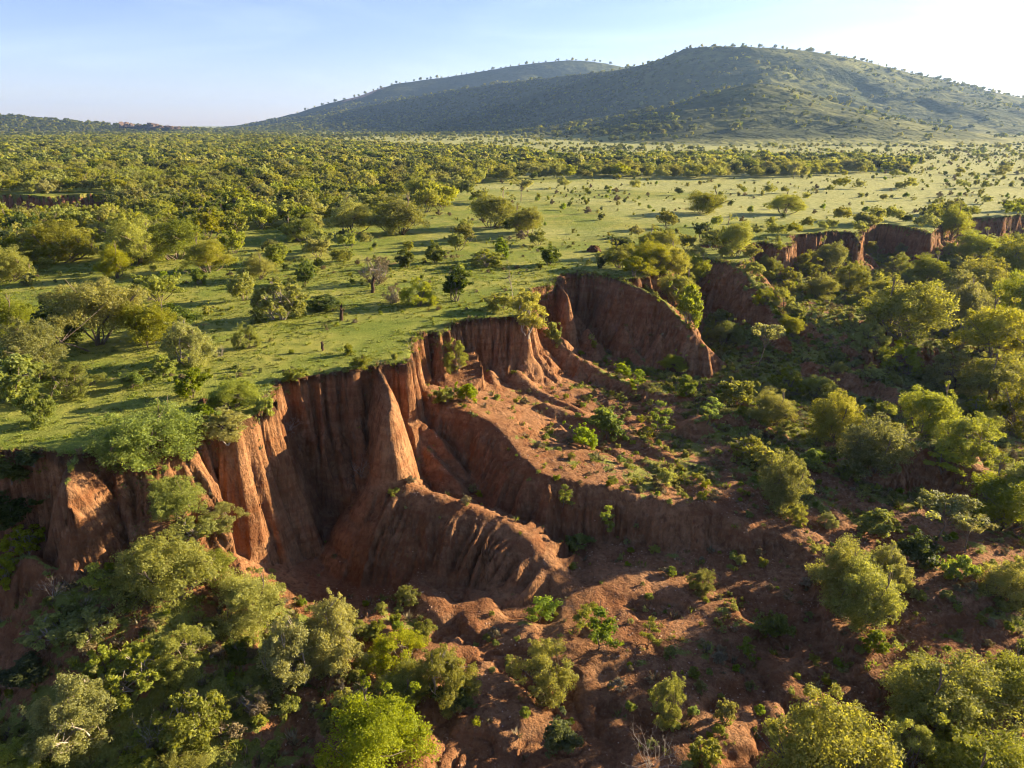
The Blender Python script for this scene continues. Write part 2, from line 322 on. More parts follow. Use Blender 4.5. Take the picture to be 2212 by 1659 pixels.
for pts, w, sl, sr in RIDGES:
    Q = smooth_line(S(pts), 0.35, 0.22, 90)
    RD = Dist(Q, 11.0, False, (2,))
    k = (RD.d < 11.0) & ind
    d, s, zc_ = RD.d[k], RD.s[k], RD.c[0][k]
    side = RD.side[k]
    slope = np.where(side > 0, sr, sl)
    sw = s + 0.5 * fbm(d / 2.5, s / 2.5, 2, 4)
    b1, q1 = cells(sw, 2.2, 101); b2, q2 = cells(sw, 0.95, 102); b3, q3 = cells(sw, 0.5, 103)
    rl = 1.0 - (b1 * 0.72 * (.4 + q1) + b2 * 0.55 * (.3 + q2) + b3 * 0.20)
    prof = slope * (np.sqrt(d * d + w * w) - w) * (1 + 0.05 * d * (slope < 2))
    zr = zc_ + fbm(s / 2.0, s * 0 + 7, 3, 91) * 0.25 - prof - rl * np.where(slope > 2.5, 1.0, np.where(slope > 1.8, 2.4, 2.0)) * sstep(0.05, 2.6, prof)
    Z[k] = smax(zr, Z[k], 0.30)
# hollow in the woodland far left
HQ = smooth_line([(*U(a, b), h) for a, b, h in [(-500, 436, 5), (-100, 424, 5), (30, 420, 5), (100, 425, 6), (150, 421, 6), (214, 418, 6), (236, 430, 4), (215, 466, 3), (100, 478, 3), (-100, 480, 3), (-500, 480, 3)]], 0.8, 0.9, 8, closed=True)
hi = inside(HQ); HD = Dist(HQ, 14.0, True, (2,))
zz = smax(cliff(HD.d, HD.s, HD.c[0], H0, X, Y), H0 - 8.0, 0.5)
Z = np.where(hi, zz, Z)
GULLY = (ind & near) | hi
# broken, layered faces: steep ground is rough in proportion to its slope and stands in faint ledges
def grad():
    a_, b_ = np.gradient(Z); return np.hypot(b_ / np.gradient(X, axis=1), a_ / np.gradient(Y, axis=0))
SLOPE = grad(); k = GULLY & near; sl_ = np.clip(SLOPE[k], 0, 4.5); xk, yk, zk = X[k], Y[k], Z[k]
warp = fbm(xk / 3, yk / 3, 2, 150)
led = np.sin(zk * 6.283 / 1.15 + warp * 3) * 0.5 + np.sin(zk * 6.283 / 0.47 + warp * 5) * 0.22
Z[k] = zk + fbm(xk / 0.75, yk / 0.75, 3, 151, 0.6) * (0.02 + 0.16 * sl_) + led * 0.14 * sstep(0.7, 2.0, sl_)

# vertex masks of what the surface is made of: turf cover on bare red soil
gy_, gx_ = np.gradient(Z); dx_ = np.gradient(X, axis=1); dy_ = np.gradient(Y, axis=0)
SLOPE = np.hypot(gx_ / dx_, gy_ / dy_)
n1 = fbm(X / 5, Y / 5, 4, 201); n2 = fbm(X / 1.3, Y / 1.3, 3, 202)
turf = np.where(GULLY, 0.0, 1.0)
turf = np.where(~GULLY, np.clip(1.0 - sstep(-0.35 + 0.2 * n1, 0.05, dd) * 0.9, 0, 1), turf)
turf = np.where(~GULLY, turf * (1 - 0.5 * sstep(0.40, 0.70, fbm(X / 11, Y / 8, 4, 205))), turf)
# patches of grass and herbs on gentle gully floor, mostly towards the right, back and on the left mound
cover = sstep(0.05, 0.5, n1 * 0.7 + n2 * 0.35 + 0.5 * sstep(8, 30, X) * sstep(60, 85, Y) + 0.75 * sstep(-12, -20, X) * sstep(55, 48, Y) + 0.22 * sstep(4, 16, X) * sstep(60, 66, Y) - 0.10)
turf = np.where(GULLY, cover * sstep(0.95, 0.5, SLOPE) * 0.85, turf)
# top of the right hand promontories keeps its turf
turf = np.where(GULLY & (Z > -4.5) & (SLOPE < 0.75) & (X > 20), 0.8, turf)

DRY = np.clip(sstep(-0.2, 0.9, (X - 40) / 160 + (Y - 150) / 260 + fbm(X / 50, Y / 35, 4, 220) * 0.9) * (Y > 100) * 0.85, 0, 1)

def h_at(x, y):
    r = np.clip(np.searchsorted(GY, y) - 1, 0, NR - 2); w = GW[r]
    c = np.clip(np.searchsorted(GU, x / w) - 1, 0, NC - 2)
    ty = (y - GY[r]) / (GY[r + 1] - GY[r]); tx = np.clip((x / w - GU[c]) / (GU[c + 1] - GU[c]), 0, 1)
    return (Z[r, c] * (1 - tx) + Z[r, c + 1] * tx) * (1 - ty) + (Z[r + 1, c] * (1 - tx) + Z[r + 1, c + 1] * tx) * ty
def slope_at(x, y):
    r = np.clip(np.searchsorted(GY, y), 0, NR - 1); c = np.clip(np.searchsorted(GU, x / GW[r]), 0, NC - 1)
    return SLOPE[r, c]
def gully_at(x, y):
    r = np.clip(np.searchsorted(GY, y), 0, NR - 1); c = np.clip(np.searchsorted(GU, x / GW[r]), 0, NC - 1)
    return GULLY[r, c]
def ground_hit(dx, dy):
    """where the sight line of a survey point first meets the ground"""
    r = ray(dx, dy); t = np.concatenate([np.arange(25, 140, 0.1), np.arange(140, 400, 0.5), np.arange(400, 4000, 4)])
    px, py, pz = r[0] * t, r[1] * t, CAM_H + r[2] * t
    z = h_at(px, py); k = np.argmax(pz <= z)
    if pz[k] > z[k]: return None
    return (px[k], py[k], float(z[k]))

# ------------------------------------------------------------------ mesh helpers
def mesh_obj(name, verts, faces, mat, parent=None, smooth=True, attrs=None):
    me = bpy.data.meshes.new(name)
    verts = np.asarray(verts, np.float32); faces = np.asarray(faces, np.int32)
    n, k = faces.shape
    me.vertices.add(len(verts)); me.vertices.foreach_set('co', verts.ravel())
    me.loops.add(n * k); me.loops.foreach_set('vertex_index', faces.ravel())
    me.polygons.add(n); me.polygons.foreach_set('loop_start', np.arange(0, n * k, k, dtype=np.int32))
    me.polygons.foreach_set('loop_total', np.full(n, k, np.int32))
    me.polygons.foreach_set('use_smooth', np.full(n, smooth))
    if mat: me.materials.append(mat)
    for an, av in (attrs or {}).items():
        a = me.attributes.new(an, 'FLOAT', 'POINT'); a.data.foreach_set('value', np.asarray(av, np.float32))
    me.update(); me.validate()
    o = bpy.data.objects.new(name, me); COL.objects.link(o); o.parent = parent
    return o
def tag(o, label=None, cat=None, group=None, kind=None):
    if label: o['label'] = label
    if cat: o['category'] = cat
    if group: o['group'] = group
    if kind: o['kind'] = kind
    return o
# ------------------------------------------------------------------ materials
class NT:
    def __init__(self, name):
        self.m = bpy.data.materials.new(name); self.m.use_nodes = True; self.t = self.m.node_tree; self.t.nodes.clear()
        self.out = self.n('ShaderNodeOutputMaterial')
    def n(self, k, **kw):
        o = self.t.nodes.new(k)
        for a, b in kw.items(): setattr(o, a, b)
        return o
    def l(self, a, b): self.t.links.new(a, b)
    def inp(self, s, v):
        if isinstance(v, bpy.types.NodeSocket): self.l(v, s)
        elif v is not None: s.default_value = v if not isinstance(v, tuple) or len(v) == 4 or s.type == 'VECTOR' else (*v, 1)
    def coord(self): return self.n('ShaderNodeTexCoord').outputs['Object']
    def scaled(self, v, s):
        m = self.n('ShaderNodeMapping'); self.l(v, m.inputs['Vector']); m.inputs['Scale'].default_value = s; return m.outputs['Vector']
    def noise(self, v, scale, detail=4, rough=0.55, dist=0):
        o = self.n('ShaderNodeTexNoise'); self.l(v, o.inputs['Vector']); o.inputs['Scale'].default_value = scale
        o.inputs['Detail'].default_value = detail; o.inputs['Roughness'].default_value = rough; o.inputs['Distortion'].default_value = dist
        return o.outputs['Fac']
    def ramp(self, f, a, b):
        o = self.n('ShaderNodeMapRange'); o.interpolation_type = 'SMOOTHSTEP'; self.l(f, o.inputs[0]); o.inputs[1].default_value = a; o.inputs[2].default_value = b
        return o.outputs[0]
    def mix(self, f, a, b, mode='MIX'):
        o = self.n('ShaderNodeMix', data_type='RGBA', blend_type=mode); self.inp(o.inputs[0], f); self.inp(o.inputs[6], a); self.inp(o.inputs[7], b)
        return o.outputs[2]
    def math(self, op, a, b=None, c=None):
        o = self.n('ShaderNodeMath', operation=op); self.inp(o.inputs[0], a)
        if b is not None: self.inp(o.inputs[1], b)
        if c is not None: self.inp(o.inputs[2], c)
        return o.outputs[0]
    def attr(self, name): return self.n('ShaderNodeAttribute', attribute_name=name).outputs['Fac']
    def bump(self, h, strength, dist, normal=None):
        o = self.n('ShaderNodeBump'); self.l(h, o.inputs['Height']); o.inputs['Strength'].default_value = strength; o.inputs['Distance'].default_value = dist
        if normal is not None: self.l(normal, o.inputs['Normal'])
        return o.outputs['Normal']
    def bsdf(self, col, rough=0.9, normal=None, spec=0.15, sheen=0.0):
        b = self.n('ShaderNodeBsdfPrincipled'); self.inp(b.inputs['Base Color'], col); self.inp(b.inputs['Roughness'], rough)
        b.inputs['Specular IOR Level'].default_value = spec
        if sheen: b.inputs['Sheen Weight'].default_value = sheen; b.inputs['Sheen Roughness'].default_value = 0.6; b.inputs['Sheen Tint'].default_value = (0.9, 1.0, 0.6, 1)
        if normal is not None: self.l(normal, b.inputs['Normal'])
        return b.outputs['BSDF']
    def done(self, s): self.l(s, self.out.inputs['Surface']); return self.m

def ground_material(name, soil):
    k = NT(name); c = k.coord()
    g1 = k.noise(c, 0.08, 3, 0.6); g2 = k.noise(c, 0.6, 4, 0.65); g3 = k.noise(c, 5.0, 3, 0.7)
    gcol = k.mix(k.ramp(g1, 0.36, 0.64), (0.148, 0.188, 0.025), (0.285, 0.274, 0.055))
    gcol = k.mix(k.math('MULTIPLY', k.ramp(g2, 0.42, 0.66), 0.60), gcol, (0.097, 0.137, 0.018))
    gcol = k.mix(k.math('MULTIPLY', k.ramp(g3, 0.48, 0.70), 0.60), gcol, (0.319, 0.331, 0.080))
    if not soil: gcol = k.mix(k.math('MULTIPLY', k.attr('dry'), 0.85), gcol, k.mix(k.ramp(g2, 0.35, 0.65), (0.44, 0.425, 0.17), (0.29, 0.295, 0.095)))
    t = k.attr('turf')
    edge = k.math('MULTIPLY_ADD', k.math('SUBTRACT', g3, 0.5), 1.1, t)
    edge = k.math('MULTIPLY_ADD', k.math('SUBTRACT', g2, 0.5), 0.7, edge)
    f = k.ramp(edge, 0.38, 0.58)
    if soil:
        gcol = k.mix(0.5, gcol, (0.160, 0.150, 0.038))
        streak = k.noise(k.scaled(c, (2.2, 2.2, 0.22)), 1.0, 4, 0.65, 0.3); fine = k.noise(c, 2.6, 5, 0.68)
        scol = k.mix(k.ramp(g1, 0.35, 0.66), (0.190, 0.090, 0.038), (0.330, 0.168, 0.076))
        scol = k.mix(k.math('MULTIPLY', k.ramp(g2, 0.42, 0.72), 0.5), scol, (0.41, 0.235, 0.118))
        scol = k.mix(k.math('MULTIPLY', k.ramp(streak, 0.48, 0.70), 0.75), scol, (0.105, 0.044, 0.020))  # dark vertical soil streaks, strengthened to paint shade into the clefts
        scol = k.mix(k.math('MULTIPLY', k.ramp(streak, 0.46, 0.30), 0.6), scol, (0.37, 0.195, 0.095))
        scol = k.mix(k.math('MULTIPLY', k.ramp(fine, 0.40, 0.68), 0.45), scol, (0.125, 0.056, 0.026))
        band = k.noise(k.scaled(c, (0.10, 0.10, 1.3)), 1.0, 2, 0.5)
        scol = k.mix(k.math('MULTIPLY', k.ramp(band, 0.50, 0.60), 0.4), scol, (0.17, 0.060, 0.022))
        sep = k.n('ShaderNodeSeparateXYZ'); k.l(c, sep.inputs[0])                      # dark humus layer under the sod, with rim shade painted into its colour
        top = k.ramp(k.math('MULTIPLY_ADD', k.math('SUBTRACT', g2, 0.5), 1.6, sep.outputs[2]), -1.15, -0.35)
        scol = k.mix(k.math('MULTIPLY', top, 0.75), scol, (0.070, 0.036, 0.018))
        h = k.math('MULTIPLY_ADD', fine, 0.9, k.math('MULTIPLY', streak, 0.9))
        nrm = k.bump(h, 0.9, 0.42)
    else:
        scol = k.mix(g2, (0.11, 0.055, 0.026), (0.27, 0.135, 0.06)); nrm = k.bump(k.math('MULTIPLY_ADD', g2, 1.4, g3), 0.8, 0.25)
    return k.done(k.bsdf(k.mix(f, scol, gcol), 0.95, nrm, 0.08))
def hill_material():
    k = NT('hillside_grass_and_scrub'); c = k.coord()
    a = k.noise(c, 0.012, 4, 0.65); b = k.noise(c, 0.05, 3, 0.7); d = a
    col = k.mix(k.ramp(a, 0.38, 0.62), (0.050, 0.068, 0.018), (0.155, 0.160, 0.042))
    col = k.mix(k.math('MULTIPLY', k.ramp(b, 0.45, 0.62), 0.8), col, (0.045, 0.058, 0.018))
    col = k.mix(k.math('MULTIPLY', k.ramp(d, 0.55, 0.66), 0.6), col, (0.20, 0.205, 0.06))
    col = k.mix(k.math('MULTIPLY', k.attr('wood'), 0.85), col, (0.042, 0.052, 0.018))
    col = k.mix(k.attr('foot'), col, (0.30, 0.295, 0.095))
    s = k.ramp(k.math('ADD', k.attr('scar'), k.math('MULTIPLY', k.math('SUBTRACT', b, 0.5), 0.8)), 0.4, 0.6)
    col = k.mix(s, col, (0.50, 0.27, 0.16))
    nrm = k.bump(k.math('ADD', a, k.math('MULTIPLY', b, 0.6)), 0.8, 9.0)
    return k.done(k.bsdf(col, 1.0, nrm, 0.05))
def leaf_material(name, c1, c2, trans=0.55, rough=0.6):
    k = NT(name)
    t = k.attr('tint'); rnd = k.n('ShaderNodeObjectInfo').outputs['Random']
    col = k.mix(t, c1, c2)
    hs = k.n('ShaderNodeHueSaturation'); k.l(col, hs.inputs['Color'])
    k.l(k.math('MULTIPLY_ADD', rnd, 0.030, 0.492), hs.inputs['Hue'])
    k.l(k.math('MULTIPLY_ADD', k.math('FRACT', k.math('MULTIPLY', rnd, 17.3)), 0.5, 0.75), hs.inputs['Value'])
    k.l(k.math('MULTIPLY_ADD', k.math('FRACT', k.math('MULTIPLY', rnd, 7.7)), 0.35, 0.8), hs.inputs['Saturation'])
    b = k.bsdf(hs.outputs['Color'], rough, None, 0.25)
    tr = k.n('ShaderNodeBsdfTranslucent'); k.l(k.mix(1.0, hs.outputs['Color'], (1.35, 1.25, 0.55, 1), 'MULTIPLY'), tr.inputs['Color'])
    mx = k.n('ShaderNodeMixShader'); mx.inputs[0].default_value = trans; k.l(b, mx.inputs[1]); k.l(tr.outputs[0], mx.inputs[2])
    return k.done(mx.outputs[0])
def bark_material(name, c1, c2):
    k = NT(name); c = k.coord(); a = k.noise(k.scaled(c, (6, 6, 1.5)), 2.0, 4, 0.6)
    return k.done(k.bsdf(k.mix(a, c1, c2), 0.9, k.bump(a, 0.6, 0.05), 0.1))
def rock_material():
    k = NT('dark_reddish_rock'); c = k.coord(); a = k.noise(c, 0.15, 6, 0.65)
    return k.done(k.bsdf(k.mix(a, (0.06, 0.045, 0.035), (0.15, 0.105, 0.08)), 0.95, k.bump(a, 0.8, 2.0), 0.1))
def pebble_material():
    k = NT('pale_gravel'); rnd = k.n('ShaderNodeObjectInfo').outputs['Random']
    return k.done(k.bsdf(k.mix(rnd, (0.24, 0.105, 0.05), (0.52, 0.36, 0.24)), 0.9, None, 0.1))
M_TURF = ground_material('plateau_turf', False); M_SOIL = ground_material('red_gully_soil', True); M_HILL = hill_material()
M_BARK = bark_material('grey_brown_bark', (0.085, 0.060, 0.040), (0.24, 0.19, 0.14))
M_PALE = bark_material('weathered_bare_wood', (0.20, 0.16, 0.12), (0.44, 0.38, 0.30))
M_DARKWOOD = bark_material('charred_wood', (0.035, 0.022, 0.015), (0.12, 0.075, 0.045))
LEAF = {
 'olive':  leaf_material('olive_leaves', (0.146, 0.165, 0.022), (0.390, 0.390, 0.067)),
 'yellow': leaf_material('yellow_green_leaves', (0.170, 0.185, 0.026), (0.380, 0.380, 0.085)),
 'grey':   leaf_material('grey_green_leaves', (0.180, 0.194, 0.050), (0.420, 0.414, 0.126)),
 'bright': leaf_material('fresh_green_leaves', (0.126, 0.174, 0.020), (0.324, 0.372, 0.054), 0.58),
 'dark':   leaf_material('dark_evergreen_leaves', (0.052, 0.076, 0.015), (0.161, 0.184, 0.039)),
 'dry':    leaf_material('dry_brown_twigs', (0.130, 0.095, 0.045), (0.270, 0.210, 0.110), 0.2, 0.9),
}
# ------------------------------------------------------------------ ground: turf plateau and eroded gully, one survey sheet cut along the rim
idx = np.arange(NR * NC).reshape(NR, NC)
F = np.stack([idx[:-1, :-1], idx[:-1, 1:], idx[1:, 1:], idx[1:, :-1]], -1).reshape(-1, 4)
V = np.stack([X, Y, Z], -1).reshape(-1, 3)
fg = GULLY.ravel()[F].any(1)
def sub_sheet(name, keep, mat):
    f = F[keep]; used = np.zeros(len(V), bool); used[f.ravel()] = True
    remap = np.cumsum(used) - 1
    return mesh_obj(name, V[used], remap[f], mat, attrs={'turf': turf.ravel()[used], 'dry': DRY.ravel()[used]})
tag(sub_sheet('grassland', ~fg, M_TURF), kind='structure')
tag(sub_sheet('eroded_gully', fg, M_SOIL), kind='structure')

# ------------------------------------------------------------------ hills
def hill(name, crest, nx, ny, slope_n=0.9, amp=1.0, seed=0, scar=None):
    """crest: (photo x, photo y, distance, width of the slope facing the viewer, width behind)"""
    C = np.array([(*at_dist(a, b, d), lf, lb) for a, b, d, lf, lb in crest])
    C = smooth_line([tuple(p) for p in C], 40.0)
    x0, x1 = C[:, 0].min() - 250, C[:, 0].max() + 250
    y0 = (C[:, 1] - C[:, 3]).min() - 30; y1 = (C[:, 1] + C[:, 4]).max() + 30
    gx = np.linspace(x0, x1, nx); gy = np.linspace(y0, y1, ny); gx, gy = np.meshgrid(gx, gy)
    best = np.full(gx.shape, 1e9); zc = np.zeros_like(gx); tt = np.zeros_like(gx)
    for i in range(len(C) - 1):
        a, b = C[i], C[i + 1]; ex, ey = b[0] - a[0], b[1] - a[1]; L2 = ex * ex + ey * ey + 1e-9
        t = np.clip(((gx - a[0]) * ex + (gy - a[1]) * ey) / L2, 0, 1)
        px, py = a[0] + t * ex, a[1] + t * ey; d = np.hypot(gx - px, gy - py)
        front = gy < py
        m = d < best; best[m] = d[m]
        zc[m] = (a[2] + t * (b[2] - a[2]))[m]
        tt[m] = (d / np.where(front, a[3] + t * (b[3] - a[3]), a[4] + t * (b[4] - a[4])))[m]
    sp = amp * (ridged(gx / 260 + fbm(gx / 200, gy / 200, 2, seed) * .4, gy / 420, seed + 1) ** 2 * -0.16 + fbm(gx / 120, gy / 120, 5, seed + 2, 0.55) * 0.10)
    g = np.clip(1 - tt, 0, 1) ** slope_n
    z = zc * g * (1 + sp * sstep(0.03, 0.35, tt)) + fbm(gx / 25, gy / 25, 3, seed + 5) * 2.0 * sstep(0, 0.15, g) - 6 * sstep(0.25, 0.0, g)
    z = np.where(tt >= 1, -8.0, z)
    id2 = np.arange(nx * ny).reshape(ny, nx)
    f = np.stack([id2[:-1, :-1], id2[:-1, 1:], id2[1:, 1:], id2[1:, :-1]], -1).reshape(-1, 4)
    sc = np.zeros_like(gx)
    if scar is not None:
        s = at_dist(*scar[:3]); sc = np.exp(-((gx - s[0]) / scar[3]) ** 2 - ((gy - s[1]) / scar[4]) ** 2)
    o = mesh_obj(name, np.stack([gx, gy, z], -1).reshape(-1, 3), f, M_HILL, attrs={'foot': (0.9 * sstep(14, 1, z + 7 * fbm(gx / 90, gy / 50, 3, seed + 9))).ravel(), 'scar': sc.ravel(), 'wood': (1 / (1 + np.exp((gx - (430 if seed != 360 else 230) + 0.15 * (gy - 2000)) / 90))).ravel()})
    tag(o, kind='structure')
    return gx, gy, z
HB = hill('hill', [(520, 275, 4000, 500, 400), (640, 246, 3950, 600, 400), (700, 226, 3900, 650, 400), (780, 206, 3850, 700, 400), (850, 182, 3800, 700, 500), (960, 167, 3800, 700, 500), (1050, 152, 3750, 700, 500), (1130, 139, 3700, 700, 500), (1220, 130, 3700, 700, 500), (1300, 135, 3700, 700, 500), (1400, 160, 3700, 700, 500), (1550, 230, 3700, 600, 500)], 260, 150, 0.8, 1.0, 300, (788, 216, 3790, 120, 130))
HM = hill('hill', [(560, 278, 3200, 350, 300), (740, 240, 3000, 560, 300), (960, 197, 2760, 640, 300), (1100, 177, 2600, 660, 300), (1250, 160, 2400, 660, 300), (1350, 148, 2260, 650, 300), (1430, 126, 2160, 640, 320), (1480, 104, 2080, 640, 350), (1540, 98, 2020, 660, 400), (1620, 100, 1990, 720, 500), (1700, 105, 2000, 780, 500), (1760, 111, 2020, 830, 500), (1850, 128, 2060, 900, 500), (1950, 153, 2120, 960, 500), (2040, 174, 2180, 1000, 500), (2120, 199, 2240, 1040, 500), (2150, 213, 2260, 1050, 500), (2212, 224, 2300, 1050, 500), (2450, 245, 2400, 1050, 500)], 460, 240, 1.6, 1.9, 330)
HS = hill('hill', [(960, 300, 1560, 160, 120), (1150, 282, 1500, 280, 180), (1350, 249, 1430, 400, 200), (1480, 218, 1370, 470, 220), (1560, 192, 1330, 500, 240), (1625, 180, 1300, 520, 250), (1665, 183, 1300, 520, 250), (1720, 197, 1320, 520, 250), (1780, 217, 1350, 500, 250), (1850, 238, 1390, 470, 220), (1960, 262, 1440, 400, 200), (2080, 282, 1500, 280, 160)], 280, 170, 1.7, 1.7, 360)
HL = hill('hill', [(-500, 215, 2500, 700, 400), (-100, 240, 2500, 600, 400), (0, 249, 2500, 550, 400), (100, 258, 2500, 500, 300), (200, 266, 2500, 420, 300), (320, 275, 2500, 300, 300)], 120, 80, 0.9, 0.8, 390)
def hill_z(Hh, x, y):
    gx, gy, z = Hh
    i = np.clip(((y - gy[0, 0]) / (gy[1, 0] - gy[0, 0])).astype(int), 0, gy.shape[0] - 2)
    j = np.clip(((x - gx[0, 0]) / (gx[0, 1] - gx[0, 0])).astype(int), 0, gx.shape[1] - 2)
    inb = (x > gx[0, 0]) & (x < gx[0, -1]) & (y > gy[0, 0]) & (y < gy[-1, 0])
    return np.where(inb, z[i, j], -50.0)
def top_z(x, y):
    z = h_at(x, y)
    for Hh in (HB, HM, HS, HL): z = np.maximum(z, hill_z(Hh, x, y))
    return z
# ------------------------------------------------------------------ plants: one mesh for the stems, one for the leaves
def tube(path, radii, sides=5):
    P = np.array(path, float); n = len(P); T = np.gradient(P, axis=0); T /= np.linalg.norm(T, axis=1)[:, None] + 1e-9
    up = np.where(np.abs(T[:, 2:3]) > 0.9, np.array([[1.0, 0, 0]]), np.array([[0, 0, 1.0]]))
    A = np.cross(T, up); A /= np.linalg.norm(A, axis=1)[:, None] + 1e-9; B = np.cross(T, A)
    an = np.arange(sides) * 2 * math.pi / sides
    r = np.array(radii)[:, None, None]
    V_ = P[:, None] + r * (np.cos(an)[None, :, None] * A[:, None] + np.sin(an)[None, :, None] * B[:, None])
    F_ = []
    for i in range(n - 1):
        for j in range(sides):
            a = i * sides + j; b = i * sides + (j + 1) % sides
            F_.append((a, b, b + sides, a + sides))
    return V_.reshape(-1, 3), F_
def join(parts):
    vs, fs, o = [], [], 0
    for v, f in parts:
        vs.append(v); fs.append(np.array(f) + o); o += len(v)
    return np.concatenate(vs), np.concatenate(fs)
def limb(g, a, b, r0, r1, bend=0.15, segs=4, sides=5):
    a = np.array(a, float); b = np.array(b, float); L = np.linalg.norm(b - a)
    t = np.linspace(0, 1, segs + 1)[:, None]
    off = g.normal(size=3) * bend * L; off[2] = abs(off[2]) * 0.4
    P = a + (b - a) * t + off * (t * (1 - t)) * 2 + g.normal(size=(segs + 1, 3)) * 0.02 * L * (t > 0) * (t < 1)
    return tube(P, r0 + (r1 - r0) * t[:, 0], sides), P
def leaves(g, C, RR, n, size, up=0.4, aspect=0.55, shell=0.62, tint_up=0.35):
    """n leaf sprigs on the shells of ellipsoid clumps with centres C and radii RR (k,3)"""
    C = np.array(C); RR = np.array(RR); w = (RR[:, 0] * RR[:, 2]) ** 0.8; w = w / w.sum()
    k = g.choice(len(C), n, p=w)
    d = g.normal(size=(n, 3)); d[:, 2] += up * 0.6; d /= np.linalg.norm(d, axis=1)[:, None]
    rad = shell + (1.06 - shell) * g.random(n) ** 0.6
    lump = 1 + 0.16 * np.sin(d[:, 0] * 7 + k * 1.7) * np.sin(d[:, 1] * 6 + k) + 0.10 * np.sin(d[:, 2] * 11 + k * 2.3)
    p = C[k] + d * RR[k] * (rad * lump)[:, None]
    nn = d * 0.55 + g.normal(size=(n, 3)) * 0.55 + np.array([0, 0, up]); nn /= np.linalg.norm(nn, axis=1)[:, None]
    a = np.cross(nn, g.normal(size=(n, 3))); a /= np.linalg.norm(a, axis=1)[:, None] + 1e-9; b = np.cross(nn, a)
    s = size * (0.6 + 0.8 * g.random(n))[:, None]
    q = np.stack([p - a * s, p + b * s * aspect + nn * s * 0.12, p + a * s, p - b * s * aspect + nn * s * 0.12], 1).reshape(-1, 3)
    f = np.arange(n * 4).reshape(n, 4)
    zt = (p[:, 2] - p[:, 2].min()) / (np.ptp(p[:, 2]) + 1e-6)
    ck = g.random(len(C))[k]
    tint = np.clip(0.45 * g.random(n) + 0.45 * ck + 0.1, 0, 1)
    return q, f, np.repeat(tint, 4)
class Plant: pass
PLANTS = {}
def store(name, stems, leaf, bark, leafmat):
    P = Plant(); P.name = name
    sv, sf = join(stems); o = mesh_obj('trunk', sv, sf, bark); P.trunk = o.data; COL.objects.unlink(o)
    P.crown = None
    if leaf is not None:
        v, f, t = leaf; c = mesh_obj('crown', v, f, leafmat, smooth=False, attrs={'tint': t}); P.crown = c.data; COL.objects.unlink(c)
        zz = v[:, 2].max(); xx = np.percentile(np.abs(v[:, :2]), 97)
    else: zz = sv[:, 2].max(); xx = np.percentile(np.abs(sv[:, :2]), 97)
    P.h, P.w = float(zz), float(xx * 2); PLANTS[name] = P; return P
def bush_tree(name, seed, mat, h=1.0, w=1.1, base=0.18, nclump=16, clump=0.24, n=9000, size=0.035, stems=6, dome=0.5, bark=None, up=0.4, flat=0.75, tall=0, aspect=0.55, wisps=0, sub=4):
    """unit sized plant: height 1; crown of overlapping clumps over a fan of stems"""
    g = np.random.default_rng(seed); C = []; RR = []
    for i in range(nclump):
        for _ in range(60):
            a = g.random() * 2 * math.pi; r = math.sqrt(g.random()); z = g.random()
            rmax = (1 - abs(z - 0.35) ** 1.6 * (1.25 - dome)) if not tall else (0.55 + 0.45 * math.sin(z * 3))
            if r < 0.95: break
        cr = clump * (0.65 + 0.7 * g.random())
        rr = r * rmax * (w / 2 - cr * 0.7)
        zz = base + cr * flat + z * (h - base - 2 * cr * flat) * (1 - 0.38 * r * r)
        c = np.array([math.cos(a) * rr, math.sin(a) * rr, zz])
        if all(np.linalg.norm(c - q) > cr * 0.55 for q in C) or i > nclump * .7:
            C.append(c); RR.append((cr, cr, cr * flat))
    if wisps:
        for i in range(wisps):
            a = g.random() * 2 * math.pi; q = C[int(g.integers(len(C)))]; cr = clump * 0.3
            C.append(q + np.array([math.cos(a), math.sin(a), 0.9 * g.random()]) * clump * 1.15); RR.append((cr, cr, cr))
    C0, R0 = list(C), list(RR); C2, R2 = [], []
    nsub = max(2, int(sub * (n / 5000.0) ** 0.5))
    for c_, r_ in zip(C0, R0):
        r_ = np.array(r_)
        C2.append(c_); R2.append(tuple(r_ * 0.7))
        for _ in range(nsub):
            d_ = g.normal(size=3); d_[2] += 0.35; d_ /= np.linalg.norm(d_); f_ = 0.30 + 0.28 * g.random()
            C2.append(c_ + d_ * r_ * (0.65 + 0.5 * g.random())); R2.append(tuple(r_ * f_))
    st = []
    order = g.permutation(len(C))[:stems]
    for j, i in enumerate(order):
        b0 = np.array([g.normal() * 0.02, g.normal() * 0.02, -0.12])
        tb, P = limb(g, b0, C[i], 0.014, 0.006, 0.18, 5); st.append(tb)
        for i2 in g.choice(len(C), 2):
            tb, _ = limb(g, P[3], C[i2], 0.007, 0.002, 0.2, 3, 4); st.append(tb)
        for q in range(3):
            e = C[i] + g.normal(size=3) * RR[i][0] * 0.8; tb, _ = limb(g, P[4], e, 0.006, 0.002, 0.1, 2, 3); st.append(tb)
    return store(name, st, leaves(g, C2, R2, n, size, up, aspect, 0.35), bark or M_BARK, LEAF[mat])
